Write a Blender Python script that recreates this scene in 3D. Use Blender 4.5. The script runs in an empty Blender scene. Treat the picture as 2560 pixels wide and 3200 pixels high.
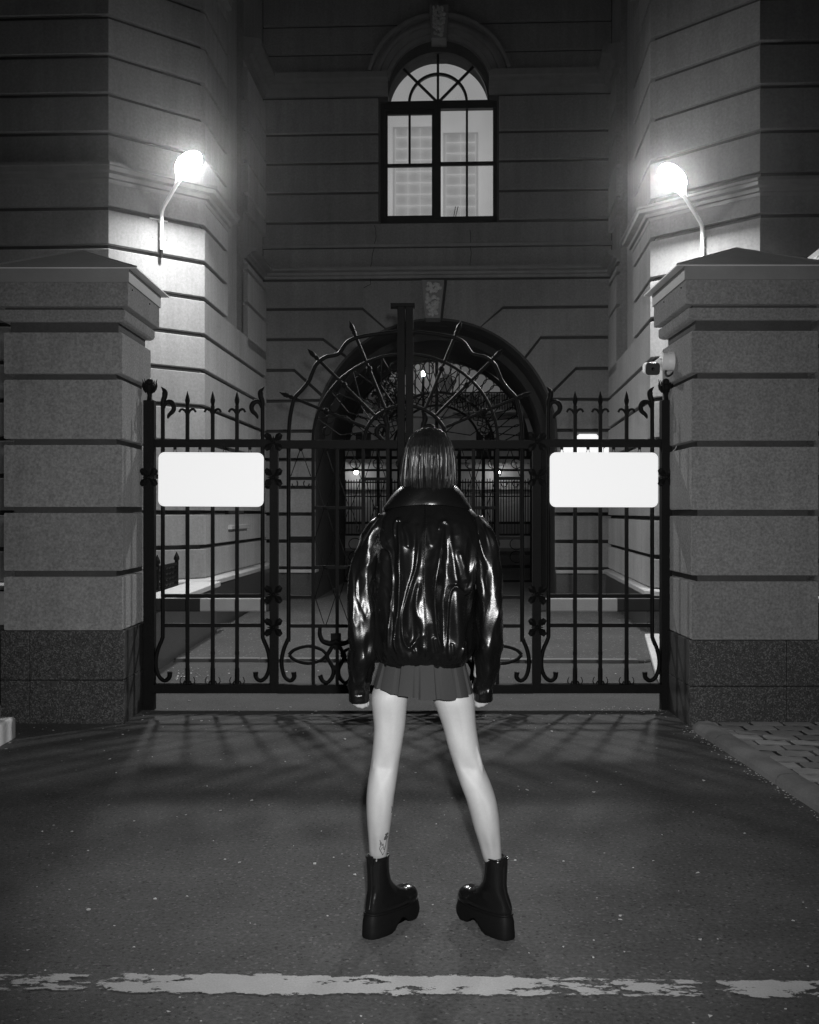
import bpy, bmesh, math, random
import numpy as np
from mathutils import Vector, Matrix
from mathutils.bvhtree import BVHTree

R = math.radians
scene = bpy.context.scene
col = scene.collection
random.seed(7)
rng = np.random.RandomState(11)

# ------------------------------------------------------------------ camera
F = 3400.0          # focal length in pixels of the 2560 x 3200 photograph
EYE = 1.45
cam_d = bpy.data.cameras.new('camera')
cam_d.sensor_fit = 'HORIZONTAL'
cam_d.sensor_width = 24.0
cam_d.lens = 24.0 * F / 2560.0
cam_d.clip_start = 0.05
cam_d.clip_end = 2000
cam = bpy.data.objects.new('camera', cam_d)
cam.location = (0, 0, EYE)
cam.rotation_euler = (R(90), 0, 0)
col.objects.link(cam)
scene.camera = cam

# ------------------------------------------------------------------ sky (night, black and white)
world = bpy.data.worlds.new('World')
scene.world = world
world.use_nodes = True
wn = world.node_tree
for n in list(wn.nodes):
    wn.nodes.remove(n)
sky = wn.nodes.new('ShaderNodeTexSky')
sky.sky_type = 'NISHITA'
sky.sun_disc = False
sky.sun_elevation = R(3)
sky.sun_rotation = R(0)
bw = wn.nodes.new('ShaderNodeRGBToBW')
bg = wn.nodes.new('ShaderNodeBackground')
bg.inputs['Strength'].default_value = 0.0066
out = wn.nodes.new('ShaderNodeOutputWorld')
wn.links.new(sky.outputs[0], bw.inputs[0])
wn.links.new(bw.outputs[0], bg.inputs['Color'])
wn.links.new(bg.outputs[0], out.inputs['Surface'])

# ------------------------------------------------------------------ key light: the photographer's flash
# (the photograph is flash-lit: hard shadows hug the legs, brightness drops with distance)
fl = bpy.data.lights.new('camera_flash', 'SPOT')
fl.energy = 880
fl.spot_size = R(68)
fl.spot_blend = 1.0
fl.shadow_soft_size = 0.035
flo = bpy.data.objects.new('camera_flash', fl)
flo.location = (0.065, 0.0, EYE + 0.16)
flo.rotation_euler = (R(90 - 5), 0, 0)
col.objects.link(flo)

LAMP_POWER = 340.0

vs = scene.view_settings
vs.view_transform = 'Standard'
vs.look = 'None'
vs.exposure = 0.0
vs.gamma = 1.0
vs.use_curve_mapping = False
scene.render.engine = 'CYCLES'
scene.cycles.use_denoising = True
scene.cycles.max_bounces = 6
scene.cycles.diffuse_bounces = 3
scene.cycles.glossy_bounces = 3
scene.cycles.transparent_max_bounces = 12
scene.cycles.sample_clamp_indirect = 6.0

# ------------------------------------------------------------------ helpers
def P(x, y, Y):
    """photograph pixel (2560 x 3200) to a point at depth Y"""
    return Vector(((x - 1280.0) * Y / F, Y, EYE - (y - 1600.0) * Y / F))

def xat(x, Y):
    return (x - 1280.0) * Y / F

def zat(y, Y):
    return EYE - (y - 1600.0) * Y / F

class MB:
    def __init__(s):
        s.v = []
        s.f = []
    def add(s, vv, ff):
        o = len(s.v)
        s.v.extend([tuple(p) for p in vv])
        s.f.extend([tuple(i + o for i in q) for q in ff])
        return s
    def box(s, c, size, M=None):
        hx, hy, hz = size[0] / 2, size[1] / 2, size[2] / 2
        vv = [Vector((x, y, z)) for x in (-hx, hx) for y in (-hy, hy) for z in (-hz, hz)]
        if M is not None:
            vv = [M @ p for p in vv]
        c = Vector(c)
        vv = [p + c for p in vv]
        return s.add(vv, [(0, 1, 3, 2), (4, 6, 7, 5), (0, 4, 5, 1), (2, 3, 7, 6), (0, 2, 6, 4), (1, 5, 7, 3)])
    def bb(s, x0, x1, y0, y1, z0, z1):
        return s.box(((x0 + x1) / 2, (y0 + y1) / 2, (z0 + z1) / 2), (abs(x1 - x0), abs(y1 - y0), abs(z1 - z0)))
    def prism(s, pts, vec):
        n = len(pts)
        vec = Vector(vec)
        a = [Vector(p) for p in pts]
        b = [p + vec for p in a]
        ff = [tuple(range(n)), tuple(range(2 * n - 1, n - 1, -1))]
        for i in range(n):
            j = (i + 1) % n
            ff.append((i, n + i, n + j, j))
        return s.add(a + b, ff)
    def loft(s, rings, caps=True, closed=True, loop=False):
        n = len(rings[0])
        vv = [p for r in rings for p in r]
        ff = []
        m = len(rings)
        for i in range(m if loop else m - 1):
            a, b = i * n, ((i + 1) % m) * n
            for k in range(n if closed else n - 1):
                l = (k + 1) % n
                ff.append((a + k, a + l, b + l, b + k))
        if caps and not loop and closed:
            ff.append(tuple(range(n - 1, -1, -1)))
            ff.append(tuple(range((m - 1) * n, m * n)))
        return s.add(vv, ff)
    def tube(s, pts, r, n=8, ref=(0, 1, 0), flat=1.0, loop=False, ph=0.0):
        """round (n>4) or square (n=4) bar along pts; flat scales along ref"""
        pts = [Vector(p) for p in pts]
        m = len(pts)
        rr = r if isinstance(r, (list, tuple)) else [r] * m
        ref = Vector(ref).normalized()
        rings = []
        for i in range(m):
            if loop:
                t = pts[(i + 1) % m] - pts[i - 1]
            else:
                t = pts[min(i + 1, m - 1)] - pts[max(i - 1, 0)]
            if t.length < 1e-9:
                t = Vector((0, 0, 1))
            t.normalize()
            rf = ref
            if abs(t.dot(rf)) > 0.98:
                rf = Vector((1, 0, 0)) if abs(t.x) < 0.9 else Vector((0, 0, 1))
            b = t.cross(rf).normalized()
            c = b.cross(t).normalized()
            if n == 4:
                k = rr[i]
                rings.append([pts[i] + b * sx * k + c * sy * k * flat for sx, sy in ((1, 1), (-1, 1), (-1, -1), (1, -1))])
            else:
                rings.append([pts[i] + b * math.cos(ph + 2 * math.pi * j / n) * rr[i] + c * math.sin(ph + 2 * math.pi * j / n) * rr[i] * flat for j in range(n)])
        return s.loft(rings, True, True, loop)
    def lathe(s, prof, c, n=16, M=None):
        c = Vector(c)
        rings = []
        for r, z in prof:
            ring = []
            for j in range(n):
                a = 2 * math.pi * j / n
                p = Vector((r * math.cos(a), r * math.sin(a), z))
                if M is not None:
                    p = M @ p
                ring.append(p + c)
            rings.append(ring)
        return s.loft(rings)
    def ball(s, c, r, n=12, m=8, sc=(1, 1, 1)):
        c = Vector(c)
        rings = []
        for i in range(m + 1):
            th = math.pi * (0.02 + 0.96 * i / m)
            rings.append([c + Vector((r * sc[0] * math.sin(th) * math.cos(2 * math.pi * j / n), r * sc[1] * math.sin(th) * math.sin(2 * math.pi * j / n), r * sc[2] * math.cos(th))) for j in range(n)])
        return s.loft(rings)
    def band(s, path, prof, side=1):
        """sweep a closed profile [(offset, z)] along a plan polyline; offset is to the right of the path times side"""
        n = len(path)
        pp = [Vector((p[0], p[1])) for p in path]
        nor = []
        for i in range(n):
            ds = []
            if i > 0:
                ds.append((pp[i] - pp[i - 1]).normalized())
            if i < n - 1:
                ds.append((pp[i + 1] - pp[i]).normalized())
            ns = [Vector((d.y, -d.x)) * side for d in ds]
            if len(ns) == 2:
                q = ns[0] + ns[1]
                q = q / max(0.3, q.dot(ns[0]))
                nor.append(q)
            else:
                nor.append(ns[0])
        rings = []
        for i in range(n):
            rings.append([Vector((pp[i].x + nor[i].x * o, pp[i].y + nor[i].y * o, z)) for o, z in prof])
        return s.loft(rings)
    def mesh(s, name):
        me = bpy.data.meshes.new(name)
        me.from_pydata(s.v, [], s.f)
        me.validate()
        return me
    def build(s, name, m, parent=None, smooth=None, bevel=0.0, fix=True):
        me = s.mesh(name)
        if fix:
            b = bmesh.new()
            b.from_mesh(me)
            bmesh.ops.recalc_face_normals(b, faces=b.faces)
            b.to_mesh(me)
            b.free()
        if smooth is not None:
            me.polygons.foreach_set('use_smooth', [True] * len(me.polygons))
            if smooth < 179:
                me.set_sharp_from_angle(angle=R(smooth))
        o = bpy.data.objects.new(name, me)
        me.materials.append(m)
        col.objects.link(o)
        if bevel:
            md = o.modifiers.new('edge', 'BEVEL')
            md.width = bevel
            md.segments = 2
            md.limit_method = 'ANGLE'
            md.angle_limit = R(40)
        if parent is not None:
            adopt(o, parent)
        return o

def adopt(o, parent):
    o.parent = parent
    M = Matrix.Identity(4)
    p = parent
    M = parent.matrix_parent_inverse.copy() if parent.parent else Matrix.Identity(4)
    W = world_of(parent)
    o.matrix_parent_inverse = W.inverted()

def world_of(o):
    L = Matrix.Translation(o.location)
    if o.parent is None:
        return L
    return world_of(o.parent) @ o.matrix_parent_inverse @ L

def tag(o, label, cat, group=None, kind=None):
    o['label'] = label
    if cat:
        o['category'] = cat
    if group:
        o['group'] = group
    if kind:
        o['kind'] = kind
    return o

def thing(name, loc, label, cat, group=None):
    o = bpy.data.objects.new(name, None)
    o.empty_display_size = 0.1
    o.location = loc
    col.objects.link(o)
    return tag(o, label, cat, group)

def struct(o):
    o['kind'] = 'structure'
    return o

def smooth_path(pts, n=6, closed=False):
    """Catmull-Rom through 2D or 3D points"""
    pts = [Vector(p) for p in pts]
    m = len(pts)
    res = []
    for i in range(m if closed else m - 1):
        p0 = pts[i - 1] if (i > 0 or closed) else pts[0] * 2 - pts[1]
        p1, p2 = pts[i], pts[(i + 1) % m]
        p3 = pts[(i + 2) % m] if (i + 2 < m or closed) else pts[-1] * 2 - pts[-2]
        for k in range(n):
            t = k / n
            res.append(0.5 * (2 * p1 + (p2 - p0) * t + (2 * p0 - 5 * p1 + 4 * p2 - p3) * t * t + (3 * p1 - p0 - 3 * p2 + p3) * t ** 3))
    if not closed:
        res.append(pts[-1])
    return res

# ------------------------------------------------------------------ materials (grey: the photograph is black and white)
def mk(name, c, rough=0.8, var=0.25, scale=1.5, fine=0.15, fscale=90.0, bump=0.15, bscale=60.0, bdist=0.01,
       spec=0.4, coat=0.0, coatr=0.1, streak=0.0, speck=0.0, speckc=0.5, sscale=200.0, metallic=0.0, objvar=0.0, rvar=0.0, drough=0.0):
    m = bpy.data.materials.new(name)
    m.use_nodes = True
    nt = m.node_tree
    N, L = nt.nodes, nt.links
    bs = N['Principled BSDF']
    bs.inputs['Roughness'].default_value = rough
    bs.inputs['Specular IOR Level'].default_value = spec
    bs.inputs['Metallic'].default_value = metallic
    bs.inputs['Diffuse Roughness'].default_value = drough
    if coat:
        bs.inputs['Coat Weight'].default_value = coat
        bs.inputs['Coat Roughness'].default_value = coatr
    tc = N.new('ShaderNodeTexCoord')
    def noise(sc, det=4, vec=None, rg=0.6):
        n = N.new('ShaderNodeTexNoise')
        n.inputs['Scale'].default_value = sc
        n.inputs['Detail'].default_value = det
        n.inputs['Roughness'].default_value = rg
        L.new(vec if vec is not None else tc.outputs['Object'], n.inputs['Vector'])
        return n.outputs['Fac']
    def math_(op, a, b):
        n = N.new('ShaderNodeMath')
        n.operation = op
        for i, q in enumerate((a, b)):
            if isinstance(q, (int, float)):
                n.inputs[i].default_value = q
            else:
                L.new(q, n.inputs[i])
        return n.outputs[0]
    def around(fac, amt):   # 1 + amt * 2 * (fac - .5)
        return math_('ADD', math_('MULTIPLY', math_('SUBTRACT', fac, 0.5), 2.0 * amt), 1.0)
    v = None
    val = c
    cur = None
    for amt, sc in ((var, scale), (fine, fscale)):
        if amt:
            q = around(noise(sc), amt)
            cur = q if cur is None else math_('MULTIPLY', cur, q)
    if streak:
        mp = N.new('ShaderNodeMapping')
        mp.inputs['Scale'].default_value = (5.0, 5.0, 0.35)
        L.new(tc.outputs['Object'], mp.inputs['Vector'])
        q = around(noise(1.6, 5, mp.outputs[0]), streak)
        cur = q if cur is None else math_('MULTIPLY', cur, q)
    if cur is None:
        cur = math_('ADD', 1.0, 0.0)
    cur = math_('MULTIPLY', cur, c)
    if objvar:
        oi = N.new('ShaderNodeObjectInfo')
        cur = math_('MULTIPLY', cur, around(oi.outputs['Random'], objvar))
    if rvar:
        L.new(math_('ADD', rough - rvar * .5, math_('MULTIPLY', noise(28.0, 6, None, 0.7), rvar)), bs.inputs['Roughness'])
    if speck:
        n = N.new('ShaderNodeTexVoronoi')
        n.inputs['Scale'].default_value = sscale
        L.new(tc.outputs['Object'], n.inputs['Vector'])
        sp = N.new('ShaderNodeSeparateColor')
        L.new(n.outputs['Color'], sp.inputs[0])
        hit = math_('GREATER_THAN', sp.outputs[0], 1.0 - speck)
        lo = math_('LESS_THAN', sp.outputs[1], speck)
        cur = math_('ADD', math_('MULTIPLY', cur, math_('SUBTRACT', 1.0, math_('MULTIPLY', lo, 0.6))), math_('MULTIPLY', hit, speckc))
    cb = N.new('ShaderNodeCombineColor')
    for i in range(3):
        L.new(cur, cb.inputs[i])
    L.new(cb.outputs[0], bs.inputs['Base Color'])
    if bump:
        bp = N.new('ShaderNodeBump')
        bp.inputs['Strength'].default_value = bump
        bp.inputs['Distance'].default_value = bdist
        L.new(noise(bscale, 6), bp.inputs['Height'])
        L.new(bp.outputs[0], bs.inputs['Normal'])
    return m

def emit(name, s, var=0.0, scale=3.0):
    m = bpy.data.materials.new(name)
    m.use_nodes = True
    nt = m.node_tree
    N, L = nt.nodes, nt.links
    bs = N['Principled BSDF']
    bs.inputs['Base Color'].default_value = (0.7, 0.7, 0.7, 1)
    bs.inputs['Emission Color'].default_value = (1, 1, 1, 1)
    bs.inputs['Emission Strength'].default_value = s
    bs.inputs['Roughness'].default_value = 0.5
    if var:
        tc = N.new('ShaderNodeTexCoord')
        n = N.new('ShaderNodeTexNoise')
        n.inputs['Scale'].default_value = scale
        L.new(tc.outputs['Object'], n.inputs['Vector'])
        mr = N.new('ShaderNodeMapRange')
        mr.inputs['To Min'].default_value = s * (1 - var)
        mr.inputs['To Max'].default_value = s * (1 + var)
        L.new(n.outputs['Fac'], mr.inputs['Value'])
        L.new(mr.outputs[0], bs.inputs['Emission Strength'])
    return m

def glass(name, t=0.85):
    m = bpy.data.materials.new(name)
    m.use_nodes = True
    nt = m.node_tree
    N, L = nt.nodes, nt.links
    for n in list(N):
        N.remove(n)
    o = N.new('ShaderNodeOutputMaterial')
    mx = N.new('ShaderNodeMixShader')
    tr = N.new('ShaderNodeBsdfTransparent')
    gl = N.new('ShaderNodeBsdfGlossy')
    gl.inputs['Roughness'].default_value = 0.03
    gl.inputs['Color'].default_value = (0.6, 0.6, 0.6, 1)
    tr.inputs['Color'].default_value = (0.95, 0.95, 0.95, 1)
    mx.inputs[0].default_value = 1 - t
    L.new(tr.outputs[0], mx.inputs[1])
    L.new(gl.outputs[0], mx.inputs[2])
    L.new(mx.outputs[0], o.inputs['Surface'])
    return m

M = {}
M['stucco'] = mk('facade stucco', 0.27, 0.9, var=0.25, scale=1.1, fine=0.34, fscale=34, streak=0.24, objvar=0.10, bump=0.35, bscale=140, bdist=0.006, spec=0.2, drough=1.0)
M['stucco_trim'] = mk('facade trim', 0.25, 0.85, var=0.25, scale=2.0, fine=0.12, fscale=120, streak=0.22, bump=0.25, bscale=90, bdist=0.005, spec=0.2)
M['pillar'] = mk('pillar render', 0.275, 0.9, var=0.20, scale=2.2, fine=0.75, fscale=62, streak=0.20, objvar=0.10, bump=0.9, bscale=95, bdist=0.008, spec=0.15, drough=1.0)
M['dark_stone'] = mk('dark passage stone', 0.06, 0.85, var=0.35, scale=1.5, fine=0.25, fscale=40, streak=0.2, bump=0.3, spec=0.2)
M['groove_dark'] = mk('dark groove base', 0.075, 0.95, var=0.3, scale=6, fine=0.3, fscale=60, bump=0.3, spec=0.1)  # even dark tone of the cores, showing in grooves and recesses
M['granite'] = mk('dark granite', 0.05, 0.55, var=0.2, scale=3, fine=0.35, fscale=160, speck=0.22, speckc=0.085, sscale=140, bump=0.05, spec=0.4)
M['granite_smooth'] = mk('polished granite', 0.045, 0.35, var=0.25, scale=3, fine=0.3, fscale=120, speck=0.08, speckc=0.05, sscale=150, bump=0.0, spec=0.5)
M['sheet_lit'] = mk('lit top sheet', 0.72, 0.55, var=0.2, scale=3, fine=0.1, fscale=60, bump=0.15, bscale=9, bdist=0.012, spec=0.4)  # same cap sheet made paler: light on the top put into its colour
M['joint'] = mk('dark joint sand', 0.03, 0.95, var=0.3, scale=8, fine=0.3, bump=0.3)
M['sheet'] = mk('galvanised sheet', 0.27, 0.6, var=0.2, scale=4, fine=0.08, fscale=60, bump=0.1, bscale=12, bdist=0.01, spec=0.3)
M['asphalt'] = mk('asphalt', 0.053, 0.85, var=0.55, scale=2.6, fine=1.0, fscale=62, speck=0.03, speckc=0.05, sscale=120, bump=0.7, bscale=170, bdist=0.008, spec=0.3, drough=1.0)
M['court'] = mk('court asphalt', 0.052, 0.85, var=0.45, scale=0.9, fine=0.35, fscale=80, speck=0.02, speckc=0.14, sscale=70, bump=0.5, bscale=90, bdist=0.01, spec=0.25, drough=1.0)
M['concrete'] = mk('kerb concrete', 0.14, 0.9, var=0.35, scale=5, fine=0.25, fscale=90, bump=0.5, bscale=60, bdist=0.008, spec=0.2, drough=1.0)
M['light_stone'] = mk('pale stone', 0.36, 0.85, var=0.25, scale=6, fine=0.25, fscale=90, bump=0.4, bscale=40, bdist=0.008, spec=0.2)
M['rubble'] = mk('rubble stone', 0.5, 0.8, var=0.5, scale=25, fine=0.2, bump=0.3)
M['paver'] = mk('paving block', 0.19, 0.85, objvar=0.25, var=0.4, scale=4, fine=0.35, fscale=130, bump=0.5, bscale=120, bdist=0.005, spec=0.25, drough=1.0)
M['iron'] = mk('black painted iron', 0.007, 0.55, var=0.4, scale=14, fine=0.4, fscale=90, bump=0.5, bscale=60, bdist=0.004, spec=0.09)
M['window_paint'] = mk('dark window paint', 0.010, 0.5, var=0.3, scale=8, fine=0.2, bump=0.1, spec=0.3)
M['kerb_white'] = mk('whitewashed stone', 0.62, 0.85, var=0.25, scale=6, fine=0.2, fscale=60, bump=0.4, bscale=40, bdist=0.008, spec=0.2)
M['camera_white'] = mk('white camera plastic', 0.85, 0.4, var=0.05, fine=0.03, bump=0.0)
M['white_metal'] = mk('pale enamel', 0.6, 0.45, var=0.12, scale=10, fine=0.06, bump=0.05, spec=0.4)
M['dark_plastic'] = mk('black plastic', 0.01, 0.3, var=0.2, fine=0.1, bump=0.0, spec=0.5)
M['lens'] = mk('dark lens', 0.006, 0.06, var=0, fine=0, bump=0.0, spec=0.6)
M['sign'] = emit('emissive sign face', 0.62)  # unlit boards: emission stands in for flash thrown back by reflective faces
M['lamp'] = emit('street lamp bowl', 60.0)
M['lamp_far'] = emit('far lamp glow', 40)
M['lantern'] = emit('lantern flame', 500)
M['room'] = emit('lit room', 0.33, var=0.12, scale=2.2)
M['grid'] = emit('lit lattice', 0.36)
M['blind'] = emit('lit blind', 0.22, var=0.15, scale=4)
M['kiosk'] = emit('lit pane', 0.85, var=0.1)
M['glass'] = glass('window glass', 0.9)
M['far_wall'] = mk('far facade', 0.55, 0.9, var=0.25, scale=0.6, fine=0.1, streak=0.2, bump=0.2, spec=0.2)
M['far_dark'] = mk('far window', 0.015, 0.2, var=0.2, fine=0.1, bump=0.0)
M['paint'] = mk('road paint', 0.27, 0.8, var=0.2, scale=7, fine=0.3, fscale=140, bump=0.5, bscale=150, bdist=0.004, spec=0.3, drough=1.0)
M['flake'] = mk('petals and grit', 0.45, 0.8, var=0.4, scale=20, fine=0.2, bump=0)
M['boom_white'] = mk('grey white boom paint', 0.34, 0.5, var=0.2, scale=6, fine=0.15, bump=0.05)
M['leather'] = mk('black leather', 0.004, 0.27, rvar=0.16, var=0.2, scale=6, fine=0.2, fscale=120, bump=0.22, bscale=260, bdist=0.002, spec=0.38)
M['patent'] = mk('black patent leather', 0.007, 0.2, var=0.1, fine=0.1, bump=0.05, bscale=120, bdist=0.002, spec=0.5)
M['rubber'] = mk('black rubber', 0.006, 0.6, var=0.2, scale=20, fine=0.3, bump=0.2, bscale=200, bdist=0.002, spec=0.12)
M['skirt'] = mk('grey skirt wool', 0.036, 0.95, var=0.1, scale=9, fine=0.3, fscale=400, bump=0.3, bscale=500, bdist=0.002, spec=0.1)
M['skin'] = mk('skin', 0.36, 0.5, var=0.14, scale=14, fine=0.07, fscale=160, bump=0.06, bscale=300, bdist=0.002, spec=0.25)
M['hair'] = mk('dark brown hair', 0.006, 0.36, var=0.5, scale=40, fine=0.3, fscale=300, bump=0, spec=0.36)
M['ink'] = mk('tattoo ink', 0.03, 0.7, var=0.2, bump=0)
M['leaf'] = mk('leaf', 0.05, 0.7, var=0.4, scale=3, fine=0.2, bump=0)
M['bark'] = mk('bark', 0.05, 0.9, var=0.3, scale=6, bump=0.4)
# ------------------------------------------------------------------ ground
g = MB()
g.add([(-110, -40, 0), (110, -40, 0), (110, 120, 0), (-110, 120, 0)], [(0, 1, 2, 3)])
road = struct(g.build('road', M['asphalt']))

def line_material():
    m = M['paint'].copy()
    m.name = 'worn road paint'
    nt = m.node_tree
    N, L = nt.nodes, nt.links
    bs = N['Principled BSDF']
    tc = N.new('ShaderNodeTexCoord')
    mp = N.new('ShaderNodeMapping')
    mp.inputs['Scale'].default_value = (1.0, 2.2, 1.0)
    L.new(tc.outputs['Object'], mp.inputs['Vector'])
    def noise(sc, det, vec, rg=0.65):
        n = N.new('ShaderNodeTexNoise')
        n.inputs['Scale'].default_value = sc
        n.inputs['Detail'].default_value = det
        n.inputs['Roughness'].default_value = rg
        L.new(vec, n.inputs['Vector'])
        return n.outputs['Fac']
    def mt(op, a, b):
        n = N.new('ShaderNodeMath')
        n.operation = op
        for i, q in enumerate((a, b)):
            if isinstance(q, (int, float)):
                n.inputs[i].default_value = q
            else:
                L.new(q, n.inputs[i])
        return n.outputs[0]
    sx = N.new('ShaderNodeSeparateXYZ')
    L.new(tc.outputs['Object'], sx.inputs[0])
    rp = N.new('ShaderNodeValToRGB')
    cr = rp.color_ramp
    cr.elements[0].position = 0.0
    keys = [(0.0, .46), (.065, .52), (.10, .50), (.135, .45), (.18, .57), (.28, .66), (.45, .57), (.60, .63), (.655, .55), (.72, .52), (.80, .49), (.845, .44), (.875, .52), (.92, .62), (.97, .50), (1.0, .45)]
    cr.elements[0].color = (keys[0][1],) * 3 + (1,)
    cr.elements[1].position = 1.0
    cr.elements[1].color = (keys[-1][1],) * 3 + (1,)
    for p_, v_ in keys[1:-1]:
        e = cr.elements.new(p_)
        e.color = (v_,) * 3 + (1,)
    mr = N.new('ShaderNodeMapRange')
    mr.inputs['From Min'].default_value = -1.32
    mr.inputs['From Max'].default_value = 1.32
    L.new(sx.outputs[0], mr.inputs['Value'])
    L.new(mr.outputs[0], rp.inputs[0])
    cov = rp.outputs[0]
    edge = mt('MULTIPLY', mt('MAXIMUM', mt('SUBTRACT', mt('ABSOLUTE', sx.outputs[1], 0), 0.052), 0.0), 9.0)
    nz = mt('ADD', mt('MULTIPLY', noise(9.0, 9, mp.outputs[0], 0.7), 1.0), mt('MULTIPLY', mt('SUBTRACT', noise(3.2, 3, mp.outputs[0]), 0.5), 0.45))
    al = mt('GREATER_THAN', mt('SUBTRACT', cov, edge), nz)
    L.new(al, bs.inputs['Alpha'])
    return m
g = MB()
g.add([(-2.2, -0.1, 0), (2.2, -0.1, 0), (2.2, 0.1, 0), (-2.2, 0.1, 0)], [(0, 1, 2, 3)])
ln = g.build('road_marking_line', line_material())
ln.location = (0, 3.325, 0.004)
ln.rotation_euler = (0, 0, R(-1.2))
struct(ln)

# forecourt behind the gate: a slightly raised apron with a worn edge
g = MB()
ex = [(-2.34 + 0.0, 10.62), (1.95, 10.40)]
g.prism([(-2.30, 10.62, -0.05), (2.25, 10.42, -0.05), (3.6, 12.0, -0.05), (3.6, 26.0, -0.05), (-3.4, 26.0, -0.05), (-2.30, 16.8, -0.05)], (0, 0, 0.08))
court = struct(g.build('forecourt', M['court'], bevel=0.02))
x = -2.26
while x < 2.15:
    w = random.uniform(0.75, 0.95)
    g = MB()
    g.bb(x, min(x + w, 2.2) - 0.008, 10.5 - 0.044 * (x + 2.26) * 0.5, 10.60 - 0.044 * (x + 2.26) * 0.5, -0.02, 0.036)
    g.build('kerb_stone', M['concrete'], court, bevel=0.008)
    x += w
# pale strip of paving inside the gate beside the pillar
g = MB()
g.prism([(2.06, 8.9, 0.004), (3.2, 8.9, 0.004), (3.2, 12.4, 0.004), (2.68, 12.4, 0.004), (2.17, 9.63, 0.004)], (0, 0, 0.06))
struct(g.build('side_pavement', M['light_stone'], bevel=0.015))

# pavement with wavy paving blocks in front of the right pillar
g = MB()
kx = lambda Y: 1.885 + (7.30 - Y) * 0.046
g.prism([(kx(7.35) + .1, 7.352, -0.1), (6.0, 7.352, -0.1), (6.0, 2.0, -0.1), (kx(2.0) + .1, 2.0, -0.1)], (0, 0, 0.125))
pave = struct(g.build('pavement', M['joint']))
g = MB()
n = 12
def wav(t):
    return 0.011 * math.sin(2 * math.pi * t)
PW, PD = 0.215, 0.150
top = [(-PW / 2 + PW * i / n, PD / 2 - 0.015 + wav(i / n)) for i in range(n + 1)]
bot = [(-PW / 2 + PW * i / n, -PD / 2 + 0.015 + wav(i / n)) for i in range(n, -1, -1)]
g.prism([(x * 0.86, y, 0.0) for x, y in bot[::-1] + top[::-1]], (0, 0, 0.034))
proto = g.build('paver', M['paver'], pave, bevel=0.004)
rows = 0
first = True
yy = 7.30
r_ = 0
while yy > 4.55:
    xx = 1.75 + (0.5 * PW if r_ % 2 else 0.0) + 0.03 * r_ * 0.5
    while xx < 0.40 * yy + 0.25:
        half = xx - PW / 2 <= kx(yy) + 0.005 < xx + .02
        if (xx - PW / 2 > kx(yy) + 0.005 or half) and xx < 3.3:
            o = proto if first else proto.copy()
            if not first:
                col.objects.link(o)
            first = False
            o.scale = (.5, 1, 1) if half else (1, 1, 1)
            o.location = (xx + (PW / 4 if half else 0) + random.uniform(-.004, .004), yy + random.uniform(-.004, .004), random.uniform(-.002, .002))
            o.rotation_euler = (random.uniform(-.006, .006), random.uniform(-.006, .006), random.uniform(-.01, .01))
        xx += PW
    yy -= PD
    r_ += 1
# kerb stones
yy = 7.22
i = 0
kerb0 = None
while yy > 3.6:
    L_ = 1.0 if i else 0.45
    y1 = yy - L_
    g = MB()
    prof = [(0.0, -0.08), (0.0, 0.03), (0.022, 0.055), (0.05, 0.062), (0.11, 0.064), (0.12, 0.058), (0.12, -0.08)]
    rings = []
    for t in [0, .02, .25, .5, .75, .98, 1]:
        Y_ = yy - (L_ - 0.012) * t
        sc = 0.985 if t in (0, 1) else 1.0
        rings.append([(kx(Y_) - 0.01 + a * sc + random.uniform(-.002, .002), Y_, (z if z < 0 else z * sc) + random.uniform(-.002, .002)) for a, z in prof])
    g.loft(rings)
    k = g.build('kerb_stone', M['concrete'], pave, smooth=35)
    yy = y1
    i += 1
# kerb block at the left edge of the picture
g = MB()
a, b_ = P(50, 2242, 7.05), P(50, 2242, 7.05)
prof = [(0, 0), (0.0, 0.125), (0.012, 0.14), (0.16, 0.145), (0.175, 0.13), (0.175, 0)]
rings = []
for t in [0, .03, .5, 1]:
    Y_ = 7.0 - 1.4 * t
    off = -0.02 if t == 0 else 0
    rings.append([(-2.53 + 0.0 - q + off * 0.3 - 0.02 * t, Y_, z * (0.93 if t == 0 else 1)) for q, z in prof])
g.loft(rings)
kb = g.build('granite_kerb_block', M['kerb_white'], smooth=35)
tag(kb, 'pale stone kerb block ending beside the left pillar plinth', 'kerb')

# scattered petals and grit
g = MB()
def flake(x, y, s, z=0.003):
    a = random.uniform(0, 6.28)
    k = random.choice([3, 4, 5])
    vv = [(x + s * random.uniform(.5, 1) * math.cos(a + 6.28 * i / k), y + s * random.uniform(.5, 1) * math.sin(a + 6.28 * i / k), z + random.uniform(0, s * .5)) for i in range(k)]
    vv2 = [(p[0], p[1], p[2] + s * 0.2) for p in vv]
    g.add(vv + vv2, [tuple(range(k)), tuple(range(2 * k - 1, k - 1, -1))] + [(i, k + i, k + (i + 1) % k, (i + 1) % k) for i in range(k)])
for i in range(330):
    Y_ = random.uniform(2.9, 7.9) if random.random() < .75 else random.uniform(7.2, 10.0)
    flake(random.uniform(-.39, .39) * Y_, Y_, random.choice([.003, .004, .005, .006, .009]) * (0.6 + Y_ / 9))
for i in range(150):
    Y_ = random.uniform(4.6, 7.25)
    flake(kx(Y_) - 0.02 - abs(random.gauss(0, .03)), Y_, random.uniform(.003, .009))
for i in range(110):
    flake(random.uniform(1.2, 1.92) if i % 3 else random.uniform(-1.9, 1.9), random.uniform(7.72, 8.1), random.uniform(.003, .008))
for i in range(60):
    flake(random.gauss(-1.95, .12), random.gauss(9.6, .25), random.uniform(.004, .012))
tag(g.build('grit_litter', M['flake'], fix=False), 'pale petals and grit scattered over the asphalt', None, kind='stuff')

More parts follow.
